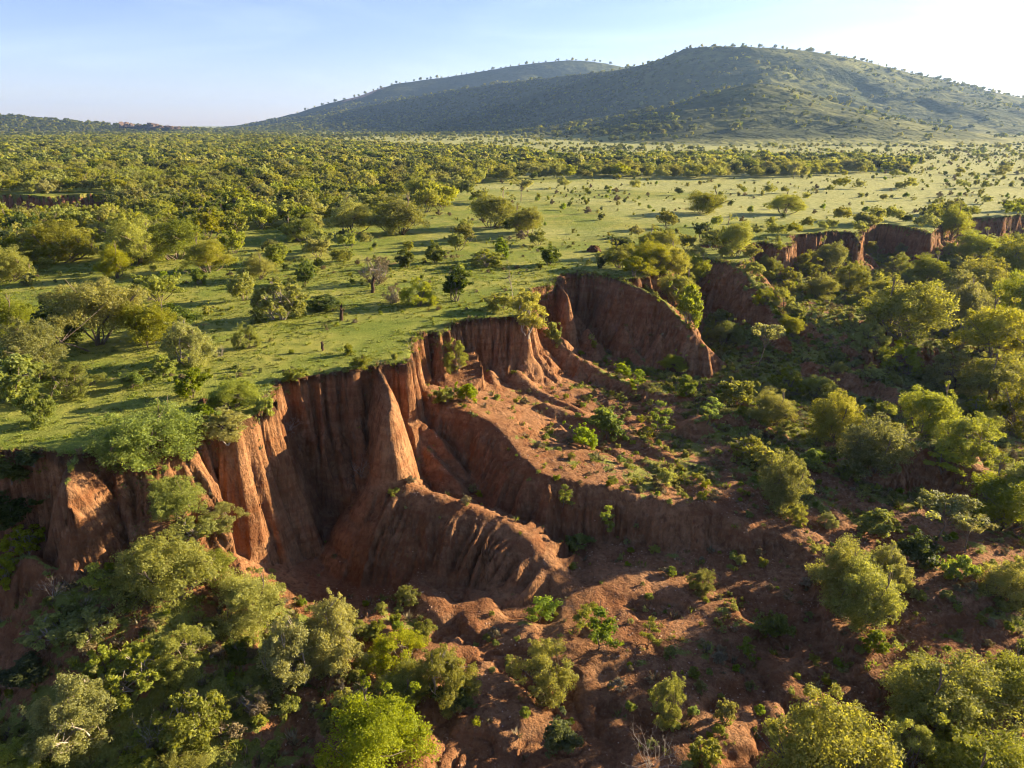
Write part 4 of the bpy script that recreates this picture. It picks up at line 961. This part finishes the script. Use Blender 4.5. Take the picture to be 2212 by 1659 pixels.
# ------------------------------------------------------------------ scattered plants
def to_photo(x, y, z):
    zz = z - CAM_H; dep = y * _cp - zz * _sp
    dep = np.maximum(dep, 0.1)
    u = x / dep; v = (y * _sp + zz * _cp) / dep
    return (512 + u * FPX) * 2212 / 1024, (384 - v * FPX) * 2212 / 1024
def cand(n, ymin, ymax, seed, margin=1.25):
    """random spots on the plateau, spread evenly over the ground inside the view"""
    g = np.random.default_rng(seed); y = np.sqrt(g.random(n) * (ymax ** 2 - ymin ** 2) + ymin ** 2); x = (g.random(n) * 2 - 1) * y * 0.76 * margin
    return x, y, g
class Spacer:
    def __init__(self, cell): self.c = cell; self.d = {}
    def ok(self, x, y, r):
        ci, cj = int(x // self.c), int(y // self.c)
        for i in (-1, 0, 1):
            for j in (-1, 0, 1):
                for (a, b, q) in self.d.get((ci + i, cj + j), ()):
                    if (a - x) ** 2 + (b - y) ** 2 < (r + q) ** 2: return False
        return True
    def add(self, x, y, r): self.d.setdefault((int(x // self.c), int(y // self.c)), []).append((x, y, r))
space = Spacer(16.0)
for (x, y, r) in taken: space.add(x, y, min(r * 0.8, 7))
# woodland density: 1 in the wood on the left, 0 on the open savanna; drawn on the ground from the survey
WOOD = np.array([U(a, b) for a, b in [(-900, 640), (-300, 610), (60, 560), (330, 540), (480, 520), (560, 500), (700, 492), (800, 480), (930, 470), (1010, 432), (1040, 398), (1130, 392), (1260, 385),
        (1500, 388), (1700, 384), (1950, 372), (2000, 355), (1700, 345), (1500, 338), (1240, 352), (1130, 330), (900, 318), (640, 306), (420, 296), (0, 290), (-900, 290)]])
def in_poly(px, py, Q):
    m = np.zeros(px.shape, bool); n = len(Q)
    for i in range(n):
        a, b = Q[i], Q[(i + 1) % n]
        with np.errstate(divide='ignore', invalid='ignore'):
            c = ((a[1] > py) != (b[1] > py)) & (px < (b[0] - a[0]) * (py - a[1]) / (b[1] - a[1]) + a[0])
        m ^= c
    return m
x, y, g = cand(68000, 60, 1500, 501)
z = h_at(x, y); ok = ~gully_at(x, y)
wood = in_poly(x, y, WOOD) & ok
clump = fbm(x / 45, y / 45, 3, 510)
pd = np.where(wood, 0.80 + 0.25 * clump, 0.0)
rimd = np.where(y > 140, sstep(14, 3, np.min(np.hypot(x[:, None] - RQ[::12, 0], y[:, None] - RQ[::12, 1]), axis=1)), 0)
fringe = 0.5 * rimd * ok + sstep(-0.1, 0.45, fbm(x / 60, y / 30, 3, 511)) * 0.16 * ok * (y > 90) + 0.22 * ok * (y > 118) * (y < 190) * sstep(-0.3, 0.3, fbm(x / 25, y / 25, 3, 512))
pd = np.maximum(pd, fringe)
keep = g.random(len(x)) < pd
x, y, z, wood = x[keep], y[keep], z[keep], wood[keep]
order = np.argsort(y); trees = []
for i in order:
    if 195 < y[i] < 262 and -0.655 < x[i] / y[i] < -0.545: continue      # the wood opens towards the red bank
    hgt = (4.0 + 4.2 * g.random() ** 1.3) * (1.0 if wood[i] else 0.6); r = hgt * 0.42 * (1.0 if y[i] < 500 else 1.15)
    if space.ok(x[i], y[i], r * 0.80): space.add(x[i], y[i], r * 0.80); trees.append((x[i], y[i], z[i], hgt, wood[i]))
# shrubs on the open turf and savanna
sx, sy, g2 = cand(29000, 62, 750, 520)
sz = h_at(sx, sy); sok = ~gully_at(sx, sy) & ~in_poly(sx, sy, WOOD)
# mostly small and far apart near the viewer, thicker towards the woodland edge
sd = 0.10 + 0.75 * sstep(0.0, 0.5, fbm(sx / 30, sy / 18, 3, 521)); near_open = sstep(150, 90, sy)
keep = sok & (g2.random(len(sx)) < sd * (1 - 0.35 * near_open))
shrubs = []
for i in np.argsort(sy):
    if not keep[i]: continue
    hgt = 0.55 + 1.9 * g2.random() ** 2.2
    if hgt > 1.5 and sy[i] < 90: hgt = 0.9
    if space.ok(sx[i], sy[i], hgt * 0.5 + (1.0 if sy[i] < 120 else 0.3)): space.add(sx[i], sy[i], hgt * 0.5); shrubs.append((sx[i], sy[i], sz[i], hgt))
print('TREES', len(trees), 'SHRUBS', len(shrubs))

LOOK = {'olive': 'olive', 'yellow': 'yellow-green', 'grey': 'grey-green', 'dark': 'dark green', 'bright': 'fresh green', 'dry': 'dry brown'}
MATS_T = ['olive', 'olive', 'yellow', 'grey', 'olive', 'dark', 'yellow', 'grey']; MATS_S = ['olive', 'dark', 'bright', 'grey', 'dry', 'dark', 'olive']
NT_IND, NS_IND = 175, 215
STOP = {'in', 'at', 'on', 'below', 'just', 'against', 'between', 'cut', 'left', 'right', 'low', 'behind', 'under', 'towards', 'joined', 'near', 'beside', 'with', 'standing', 'alone', 'above', 'of', 'among', 'over', 'where', 'shaded', 'the'}
def short(lb):
    w_ = []
    for k in lb.split():
        if w_ and k in STOP and (w_[-1] in ('bush', 'tree', 'shrub') or k not in ('low', 'left', 'right', 'shaded')): break
        w_.append(k)
    return ' '.join(w_)
LAND = []; seen_short = {}
for pr, dx, dy, hp, wp, nm, lb, ct in HERO: seen_short[short(lb)] = seen_short.get(short(lb), 0) + 1
for pr, dx, dy, hp, wp, nm, lb, ct in HERO:
    if seen_short[short(lb)] == 1 and dy < 1350 and len(short(lb).split()) <= 3: LAND.append((dx, dy, short(lb)))
pending = {}
def near_hero(px, py):
    a = min(LAND, key=lambda q: (q[0] - px) ** 2 + ((q[1] - py) * 2.2) ** 2); ddx, ddy = px - a[0], (py - a[1]) * 2.2
    w_ = ('right of' if ddx > 0 else 'left of') if abs(ddx) > abs(ddy) else ('in front of' if ddy > 0 else 'behind')
    return w_, a[2]
def later(e, px, py, look, kind):
    w_, a = near_hero(px, py); pending.setdefault((look, kind, w_, a), []).append((px, e))
ORD = ['first', 'second', 'third', 'fourth', 'fifth', 'sixth', 'seventh', 'eighth', 'ninth']
TENS = ['', '', 'twenty', 'thirty', 'forty', 'fifty', 'sixty']; TEENS = ['tenth', 'eleventh', 'twelfth', 'thirteenth', 'fourteenth', 'fifteenth', 'sixteenth', 'seventeenth', 'eighteenth', 'nineteenth']
def ordinal(i):
    if i <= 9: return ORD[i - 1]
    if i < 20: return TEENS[i - 10]
    return TENS[i // 10][:-1] + 'ieth' if i % 10 == 0 else TENS[i // 10] + '-' + ORD[i % 10 - 1]
def flush_labels():
    for (look, kind, w_, a), lst in pending.items():
        lst.sort(key=lambda q: q[0])
        for i, (px, e) in enumerate(lst):
            if len(lst) == 1: e['label'] = '%s %s %s the %s' % (look, kind, w_, a)
            else: e['label'] = '%s from left of the %s %s %s the %s' % (ordinal(i + 1), look, 'bushes' if kind == 'bush' else kind + 's', w_, a)
def scatter_tree(i, t):
    k = R.randrange(len(MID_T)); px, py = to_photo(t[0], t[1], t[2])
    e = plant(MID_T[k], t[0], t[1], t[2] - 0.05, t[3], 0.9 + 0.35 * R.random(), 'woodland_tree' if t[4] else 'savanna_tree', None, 'tree', 'trees of the woodland' if t[4] else 'single trees on the turf and savanna')
    later(e, px, py, LOOK[MATS_T[k]], 'woodland tree' if t[4] else 'lone tree')
def scatter_shrub(i, t):
    k = R.randrange(len(MID_S)); px, py = to_photo(t[0], t[1], t[2])
    siz = 'tiny' if t[3] < 0.9 else ('small' if t[3] < 1.5 else 'tall')
    e = plant(MID_S[k], t[0], t[1], t[2] - 0.05, t[3], 0.8 + 0.5 * R.random(), 'shrub', None, 'shrub', 'shrubs scattered over the turf')
    later(e, px, py, siz + ' ' + LOOK[MATS_S[k]], 'shrub')
def out_of_view(t):
    px, py = to_photo(t[0], t[1], t[2] + t[3] * 0.5); return not (-20 < px < 2232 and py < 1690)
trees.sort(key=lambda t: (out_of_view(t), -t[3] / t[1])); shrubs.sort(key=lambda t: (out_of_view(t), -t[3] / t[1]))
for i, t in enumerate(trees[:NT_IND]): scatter_tree(i, t)
for i, t in enumerate(shrubs[:NS_IND]): scatter_shrub(i, t)

# bushes filling the right hand gully
bxs, bys, gb = cand(5000, 40, 215, 540, 1.02)
kb = gully_at(bxs, bys) & (bxs > 14 + 0.10 * (bys - 60)) & (slope_at(bxs, bys) < 1.1) & (gb.random(len(bxs)) < np.clip(0.35 + 0.9 * fbm(bxs / 14, bys / 14, 3, 541), 0.04, 1))
GB = ['round_olive', 'open_olive', 'grey_spray', 'mid_tree_1', 'mid_tree_3', 'tangle', 'mid_tree_6', 'open_olive']
GBL = ['olive', 'loose olive', 'grey-green', 'olive', 'grey-green', 'tangled', 'yellow-green', 'loose olive']
nb = 0
for i in range(len(bys)):
    if not kb[i] or nb > 190: continue
    hgt = 1.0 + 2.6 * gb.random() ** 1.4 * (1.0 if bys[i] > 75 else 0.6); k = int(gb.integers(len(GB)))
    if not space.ok(bxs[i], bys[i], hgt * 0.42): continue
    space.add(bxs[i], bys[i], hgt * 0.42); zb = float(h_at(bxs[i], bys[i])); nb += 1
    px, py = to_photo(bxs[i], bys[i], zb)
    if not (0 < px < 2212 and py < 1659): continue
    e = plant(GB[k], float(bxs[i]), float(bys[i]), zb - 0.05, hgt, 0.9 + 0.4 * gb.random(), 'bush', None, 'bush', 'bushes filling the right gully')
    later(e, px, py, ('small ' if hgt < 1.9 else 'big ') + GBL[k], 'bush')
# scrub on the left mound
mx_, my_, gm = cand(1500, 33, 53, 560, 1.05); nm_ = 0
GM = ['open_olive', 'tangle', 'grey_spray', 'dry_thicket', 'mid_shrub_0', 'small_yellow', 'round_olive']; GML = ['loose olive', 'tangled', 'grey-green', 'dry brown', 'olive', 'yellow-green', 'rounded olive']
for i in range(len(mx_)):
    if nm_ >= 26 or mx_[i] > -9 - 0.25 * (53 - my_[i]) * 0 or not gully_at(mx_[i], my_[i]) or slope_at(mx_[i], my_[i]) > 1.2: continue
    zb = float(h_at(mx_[i], my_[i])); hgt = 0.6 + 1.3 * gm.random() ** 1.5; k = int(gm.integers(len(GM)))
    px, py = to_photo(mx_[i], my_[i], zb)
    if not (0 < px < 900 and 1230 < py < 1659) or not space.ok(mx_[i], my_[i], hgt * 0.3): continue
    space.add(mx_[i], my_[i], hgt * 0.3); nm_ += 1
    e = plant(GM[k], float(mx_[i]), float(my_[i]), zb - 0.05, hgt, 0.9 + 0.5 * gm.random(), 'bush', None, 'bush', 'low scrub on the left mound')
    later(e, px, py, ('low ' if hgt < 1.1 else 'knee-high ') + GML[k], 'bush')
flush_labels()
# ------------------------------------------------------------------ what nobody could count
def collection_of(name, protos, with_trunk=True):
    c = bpy.data.collections.new(name)
    for i, p in enumerate(protos):
        if isinstance(p, str):
            P = PLANTS[p]
            if with_trunk and P.crown is not None:                       # crown and stems in one mesh for far copies
                o = bpy.data.objects.new('%s_%02d' % (name, i), P.crown)
            else: o = bpy.data.objects.new('%s_%02d' % (name, i), P.crown or P.trunk)
        else: o = bpy.data.objects.new('%s_%02d' % (name, i), p)
        c.objects.link(o)
    return c
def scatter(name, pts, rot, scl, pick, coll, label, cat, mat=None):
    n = len(pts); me = bpy.data.meshes.new(name); me.vertices.add(n); me.vertices.foreach_set('co', np.asarray(pts, np.float32).ravel())
    a = me.attributes.new('spin', 'FLOAT_VECTOR', 'POINT'); a.data.foreach_set('vector', np.asarray(rot, np.float32).ravel())
    a = me.attributes.new('size', 'FLOAT_VECTOR', 'POINT'); a.data.foreach_set('vector', np.asarray(scl, np.float32).ravel())
    a = me.attributes.new('pick', 'INT', 'POINT'); a.data.foreach_set('value', np.asarray(pick, np.int32))
    o = bpy.data.objects.new(name, me); COL.objects.link(o)
    ng = bpy.data.node_groups.new(name, 'GeometryNodeTree')
    ng.interface.new_socket('Geometry', in_out='INPUT', socket_type='NodeSocketGeometry'); ng.interface.new_socket('Geometry', in_out='OUTPUT', socket_type='NodeSocketGeometry')
    gi = ng.nodes.new('NodeGroupInput'); go = ng.nodes.new('NodeGroupOutput'); ip = ng.nodes.new('GeometryNodeInstanceOnPoints'); ci = ng.nodes.new('GeometryNodeCollectionInfo')
    ci.inputs['Collection'].default_value = coll; ci.inputs['Separate Children'].default_value = True; ci.inputs['Reset Children'].default_value = True
    def na(nm, ty):
        q = ng.nodes.new('GeometryNodeInputNamedAttribute'); q.data_type = ty; q.inputs['Name'].default_value = nm; return q.outputs['Attribute']
    ng.links.new(gi.outputs[0], ip.inputs['Points']); ng.links.new(ci.outputs[0], ip.inputs['Instance']); ip.inputs['Pick Instance'].default_value = True
    ng.links.new(na('pick', 'INT'), ip.inputs['Instance Index']); ng.links.new(na('size', 'FLOAT_VECTOR'), ip.inputs['Scale'])
    er = ng.nodes.new('FunctionNodeEulerToRotation'); ng.links.new(na('spin', 'FLOAT_VECTOR'), er.inputs[0]); ng.links.new(er.outputs[0], ip.inputs['Rotation'])
    ng.links.new(ip.outputs[0], go.inputs[0])
    md = o.modifiers.new('scatter', 'NODES'); md.node_group = ng
    return tag(o, label, cat, kind='stuff')
def spun(n, g, tilt=0.0):
    r = np.zeros((n, 3)); r[:, 2] = g.random(n) * 6.283; r[:, :2] = g.normal(size=(n, 2)) * tilt; return r

C_MID = collection_of('midtree', MID_T); C_FAR = collection_of('fartree', FAR_T); C_SHR = collection_of('shrubs', MID_S)
C_HILL = collection_of('hilltree', ['far_tree_4', 'far_tree_5', 'far_tree_0'])
gs = np.random.default_rng(77)
rest = [t for t in trees[NT_IND:]]
def push(name, lst, coll, nproto, prot, label, cat):
    A = np.array([t[:4] for t in lst], float); n = len(A)
    s = A[:, 3]; scl = np.stack([s * (0.9 + .4 * gs.random(n)), s * (0.9 + .4 * gs.random(n)), s], 1)
    P = A[:, :3].copy(); P[:, 2] -= 0.1
    scatter(name, P, spun(n, gs), scl, gs.integers(0, nproto, n), coll, label, cat)
push('woodland', [t for t in rest if t[1] < 420], C_MID, len(MID_T), MID_T, 'mass of olive green woodland beyond the front trees', 'woodland')
push('far_woodland', [t for t in rest if t[1] >= 420], C_FAR, len(FAR_T), FAR_T, 'far band of woodland and tree lines towards the hills', 'woodland')
push('savanna_scrub', shrubs[NS_IND:], C_SHR, len(MID_S), MID_S, 'small scattered scrub dotting the far savanna', 'scrub')
# hillside trees
n = 110000; hx = (gs.random(n) * 2 - 1) * 2600; hy = 1000 + gs.random(n) * 2500
okk = np.abs(hx) < hy * 0.80; hx, hy = hx[okk], hy[okk]
hz = top_z(hx, hy); base = h_at(hx, hy); up = hz - base
vis = up > 1.5
left = 1 / (1 + np.exp(-(430 - hx - 0.15 * (hy - 2000)) / 120))
dn = vis * np.clip(0.10 + 0.85 * left + 0.75 * fbm(hx / 110, hy / 80, 4, 700), 0.02, 1)
dn = dn * np.where(hill_z(HS, hx, hy) > hill_z(HM, hx, hy), np.where(hx > 250, 0.25, 0.8), 1.0)
sc_ = at_dist(788, 216, 3790); dn = dn * (np.hypot((hx - sc_[0]) / 130, (hy - sc_[1]) / 140) > 1)
kp = gs.random(len(hx)) < dn * 0.75
HT = np.stack([hx[kp], hy[kp], hz[kp], 3.0 + 7.5 * gs.random(kp.sum()) ** 2], 1)
push('hillside_trees', [tuple(t) for t in HT], C_HILL, 3, FAR_T, 'scrub and trees covering the distant hillsides', 'woodland')
# plain below the hills, outside the wood
px_, py_, g3 = cand(9000, 480, 1700, 730); pz_ = top_z(px_, py_)
kk = (~in_poly(px_, py_, WOOD)) & (g3.random(len(px_)) < np.clip(0.20 + 0.7 * fbm(px_ / 120, py_ / 50, 3, 731), 0, 1))
push('plain_trees', [(a, b, c, d) for a, b, c, d in zip(px_[kk], py_[kk], pz_[kk], 1.2 + 4.8 * g3.random(kk.sum()) ** 2.2)], C_FAR, len(FAR_T), FAR_T, 'loose scatter of trees on the plain below the hills', 'woodland')
fx_, fy_, g9 = cand(14000, 1450, 3600, 740); fz_ = top_z(fx_, fy_)
kk = (g9.random(len(fx_)) < np.clip(0.75 - fx_ / 1500 + 0.6 * fbm(fx_ / 200, fy_ / 200, 3, 741), 0.05, 1)) & (fz_ < 12)
push('horizon_trees', [(a, b, c, d) for a, b, c, d in zip(fx_[kk], fy_[kk], fz_[kk], 4 + 5 * g9.random(kk.sum()))], C_HILL, 3, FAR_T, 'thin line of trees along the far horizon', 'woodland')
# trees standing on the skyline of the hills, one by one
def skyline(Hh, x0, x1, n, hmin, hmax, label, group, seed):
    g = np.random.default_rng(seed); gx, gy, zz = Hh
    for i in range(n):
        lb_ = '%s from left of the tiny trees %s' % (ordinal(i + 1), label)
        dx = x0 + (x1 - x0) * (i + g.random()) / n
        u = (dx * 1024 / 2212 - 512) / FPX
        ys = gy[:, 0]; dep = ys * _cp; xs = u * ys / 0.94; zs = hill_z(Hh, xs, ys); xs = u * (ys * _cp - (zs - CAM_H) * _sp); zs = hill_z(Hh, xs, ys)
        k = np.argmax((zs - CAM_H) / ys); h = hmin + (hmax - hmin) * g.random() ** 1.5
        plant(FAR_T[int(g.integers(len(FAR_T)))], float(xs[k]), float(ys[k]), float(zs[k]) - 0.6, h, 0.55 + 0.4 * g.random(), 'skyline_tree', lb_, 'tree', group)
skyline(HM, 1345, 2150, 46, 5, 13, 'standing on the skyline of the main hill', 'trees along the skyline of the main hill', 1)
skyline(HB, 640, 1320, 52, 8, 20, 'standing on the skyline of the back ridge', 'trees along the skyline of the back ridge', 2)
skyline(HS, 1500, 1760, 9, 3, 7, 'on the crest of the small front hill', 'trees on the crest of the small front hill', 3)
skyline(HL, 5, 240, 12, 5, 10, 'on the low hill at the left horizon', 'trees on the low left hill', 4)
# grass tufts on the turf, herbs and gravel in the gully
def tuft_mesh(name, seed, blades, h, w, mat, lean=0.5):
    g = np.random.default_rng(seed); vs, fs, tn = [], [], []
    for i in range(blades):
        a = g.random() * 6.283; r = g.random() ** .7 * w; b = np.array([math.cos(a) * r, math.sin(a) * r, -0.03])
        d = np.array([math.cos(a) * lean * g.random(), math.sin(a) * lean * g.random(), 1.0]) * h * (0.5 + 0.7 * g.random())
        sd_ = np.array([-math.sin(a + .5), math.cos(a + .5), 0]) * h * 0.11
        o = len(vs); vs += [b - sd_, b + sd_, b + d * 0.65 + sd_ * .7 , b + d]; fs.append((o, o + 1, o + 2, o + 3)); tn += [g.random()] * 4
    o = mesh_obj(name, np.array(vs), np.array(fs), mat, smooth=False, attrs={'tint': tn}); COL.objects.unlink(o); return o.data
L_GRASS = leaf_material('grass_blades', (0.10, 0.14, 0.018), (0.27, 0.28, 0.060), 0.45)
TUFT = [tuft_mesh('tuft', 900 + i, 26, 0.30, 0.26, L_GRASS, 0.7) for i in range(4)]
TUFT += [tuft_mesh('dry_tuft', 910 + i, 30, 0.40, 0.22, LEAF['dry'], 0.9) for i in range(2)]
C_HERB = collection_of('herbs', ['mid_shrub_2', 'mid_shrub_0', 'mid_shrub_3', 'small_yellow', 'mid_shrub_4'])
C_TUFT = collection_of('tufts', TUFT[:4]); C_DRY = collection_of('drytufts', TUFT)
tx, ty, g4 = cand(42000, 48, 140, 901, 1.05)
tt_ = fbm(tx / 6, ty / 6, 3, 902)
kk = ~gully_at(tx, ty) & (g4.random(len(tx)) < np.clip(0.45 + 0.8 * tt_, 0.05, 1))
n = kk.sum(); s = 0.30 + 0.75 * g4.random(n) ** 2
scatter('grass', np.stack([tx[kk], ty[kk], h_at(tx[kk], ty[kk])], 1), spun(n, g4), np.stack([s * 1.5, s * 1.5, s * .8], 1), g4.integers(0, 4, n), C_TUFT, 'short tufted green grass on the plateau', 'grass')
# weeds and dry stalks in the turf
wx_, wy_, g7 = cand(9000, 50, 170, 915, 1.05); kk = ~gully_at(wx_, wy_) & (g7.random(len(wx_)) < np.clip(0.12 + 0.8 * fbm(wx_ / 12, wy_ / 9, 3, 916), 0.02, 1)); n = kk.sum(); s = 0.22 + 0.45 * g7.random(n) ** 2
scatter('weeds', np.stack([wx_[kk], wy_[kk], h_at(wx_[kk], wy_[kk]) - 0.03], 1), spun(n, g7), np.stack([s * 1.3, s * 1.3, s], 1), g7.integers(0, 5, n), C_HERB, 'low weeds and dry stalks dotted through the plateau turf', 'weeds')
# sod and roots hanging over the rim
rk = np.repeat(np.arange(len(RQ)), 5); n = len(rk); rx = RQ[rk, 0] + g4.normal(size=n) * 0.22; ry = RQ[rk, 1] + g4.normal(size=n) * 0.22
okr = (ry > 40) & (ry < 230) & (np.abs(rx) < ry * 0.85) & (g4.random(n) < np.clip(0.55 + 0.9 * fbm(rx / 3, ry / 3, 2, 905), 0, 1)); rx, ry = rx[okr], ry[okr]; n = len(rx)
s = 0.45 + 0.7 * g4.random(n) ** 2
scatter('rim_grass', np.stack([rx, ry, h_at(rx, ry) + 0.02], 1), spun(n, g4, 0.7), np.stack([s * 1.2, s * 1.2, s], 1), g4.integers(0, 6, n), C_DRY, 'ragged sod and dry grass hanging along the cliff rim', 'grass')
# gully: herbs where the ground is gentle
gx_, gy2, g5 = cand(115000, 28, 210, 930, 1.3)
sl = slope_at(gx_, gy2); gl = gully_at(gx_, gy2)
rr_ = np.clip(np.searchsorted(GY, gy2), 0, NR - 1); cc_ = np.clip(np.searchsorted(GU, gx_ / GW[rr_]), 0, NC - 1)
tf = turf[rr_, cc_]
kk = gl & (sl < 0.9) & (g5.random(len(gx_)) < np.clip(tf * 0.8 + 0.03 + 0.05 * (gx_ > 10) + 0.6 * (gx_ < -11) * (gy2 < 52), 0, 1))
n = kk.sum(); s = 0.35 + 0.9 * g5.random(n) ** 1.5
scatter('ground_cover', np.stack([gx_[kk], gy2[kk], h_at(gx_[kk], gy2[kk]) - 0.02], 1), spun(n, g5), np.stack([s * 1.4, s * 1.4, s], 1), g5.integers(0, 6, n), C_DRY, 'grass tufts and dry herbs growing over the gully slopes', 'ground cover')
kk = gl & (sl < 1.0) & (g5.random(len(gx_)) < np.clip(0.03 + tf * 0.12 + 0.08 * (gx_ > 10) + 0.02 * (gx_ > 0) * (gy2 > 62) + 0.10 * (gx_ < -13) * (gy2 < 52), 0, 1)) & (gy2 < 190)
n = kk.sum(); s = 0.30 + 0.75 * g5.random(n) ** 2
scatter('undergrowth', np.stack([gx_[kk], gy2[kk], h_at(gx_[kk], gy2[kk]) - 0.04], 1), spun(n, g5), np.stack([s * 1.2, s * 1.2, s], 1), g5.integers(0, 5, n), C_HERB, 'low leafy undergrowth sprinkled over the gully floor', 'undergrowth')
# the thicket goes on to the right of the view
qx, qy, g8 = cand(9000, 30, 215, 945, 1.75); qz = h_at(qx, qy); qpx, qpy = to_photo(qx, qy, qz)
kk = gully_at(qx, qy) & (qpx > 2290) & (slope_at(qx, qy) < 1.2) & (g8.random(len(qx)) < np.clip(0.45 + 0.8 * fbm(qx / 14, qy / 14, 3, 541), 0.05, 1) * 0.5)
n = kk.sum(); s = 1.2 + 2.4 * g8.random(n) ** 1.4
scatter('gully_thicket', np.stack([qx[kk], qy[kk], qz[kk] - 0.05], 1), spun(n, g8), np.stack([s, s, s], 1), g8.integers(0, len(MID_T), n), C_MID, 'continuous thicket farther along the right gully', 'thicket')
# gravel
def pebble(seed):
    g = np.random.default_rng(seed); import bmesh
    bm = bmesh.new(); bmesh.ops.create_icosphere(bm, subdivisions=1, radius=0.5)
    for v in bm.verts: v.co *= 0.75 + 0.5 * g.random()
    me = bpy.data.meshes.new('pebble'); bm.to_mesh(me); bm.free(); me.materials.append(M_PEB); return me
M_PEB = pebble_material()
C_PEB = collection_of('pebbles', [pebble(i) for i in range(4)])
bx, by, g6 = cand(60000, 30, 100, 950, 0.95)
kk = gully_at(bx, by) & (slope_at(bx, by) < 0.8) & (g6.random(len(bx)) < np.clip(0.35 + fbm(bx / 5, by / 5, 3, 951), 0.02, 1)) & (bx > -17)
n = kk.sum(); s = 0.05 + 0.16 * g6.random(n) ** 3
scatter('gravel', np.stack([bx[kk], by[kk], h_at(bx[kk], by[kk])], 1), spun(n, g6, 0.5), np.stack([s, s * (0.6 + .5 * g6.random(n)), s * 0.7], 1), g6.integers(0, 4, n), C_PEB, 'pale gravel and clods strewn over the red gully floor', 'gravel')
# rock outcrop on the far left skyline
def outcrop():
    g = np.random.default_rng(61); e = bpy.data.objects.new('rock_outcrop', None); COL.objects.link(e)
    b = at_dist(310, 276, 2350); e.location = b; import bmesh
    for dx, w_, h_ in [(268, 18, 22), (285, 26, 13), (305, 34, 10), (330, 40, 15), (350, 34, 9), (375, 30, 6)]:
        bm = bmesh.new(); bmesh.ops.create_icosphere(bm, subdivisions=3, radius=1)
        for v in bm.verts:
            q = 1 + 0.28 * math.sin(v.co.x * 5 + dx) * math.sin(v.co.y * 4 + 1) + 0.16 * math.sin(v.co.z * 9 + dx * 2) + 0.10 * g.normal()
            v.co = Vector((v.co.x * w_ * q * .6, v.co.y * 25 * q, v.co.z * h_ * q * .8))
        me = bpy.data.meshes.new('boulder'); bm.to_mesh(me); bm.free(); me.materials.append(M_ROCK)
        o = bpy.data.objects.new('boulder', me); COL.objects.link(o); o.parent = e; o.location = (at_dist(dx, 276, 2350)[0] - b[0], 0, 0)
    tag(e, 'broken dark rock outcrop on the far left skyline', 'rock outcrop')
M_ROCK = rock_material(); outcrop()
# ------------------------------------------------------------------ haze
def haze():
    me = bpy.data.meshes.new('haze'); import bmesh
    bm = bmesh.new(); bmesh.ops.create_cube(bm, size=1)
    for v in bm.verts: v.co = Vector((v.co.x * 19000, v.co.y * 19400 + 0, (v.co.z + .5) * 330 - 40))
    bm.to_mesh(me); bm.free(); o = bpy.data.objects.new('haze', me); COL.objects.link(o)
    m = bpy.data.materials.new('morning_haze'); m.use_nodes = True; t = m.node_tree; t.nodes.clear()
    out = t.nodes.new('ShaderNodeOutputMaterial'); v = t.nodes.new('ShaderNodeVolumePrincipled'); t.links.new(v.outputs[0], out.inputs['Volume'])
    v.inputs['Color'].default_value = (0.38, 0.60, 1.0, 1); v.inputs['Density'].default_value = HAZE_D; v.inputs['Anisotropy'].default_value = 0.35
    me.materials.append(m); tag(o, kind='stuff', label='thin pale morning haze over the whole valley', cat='haze')
HAZE_D = 0.00006
if HAZE_D > 0: haze()
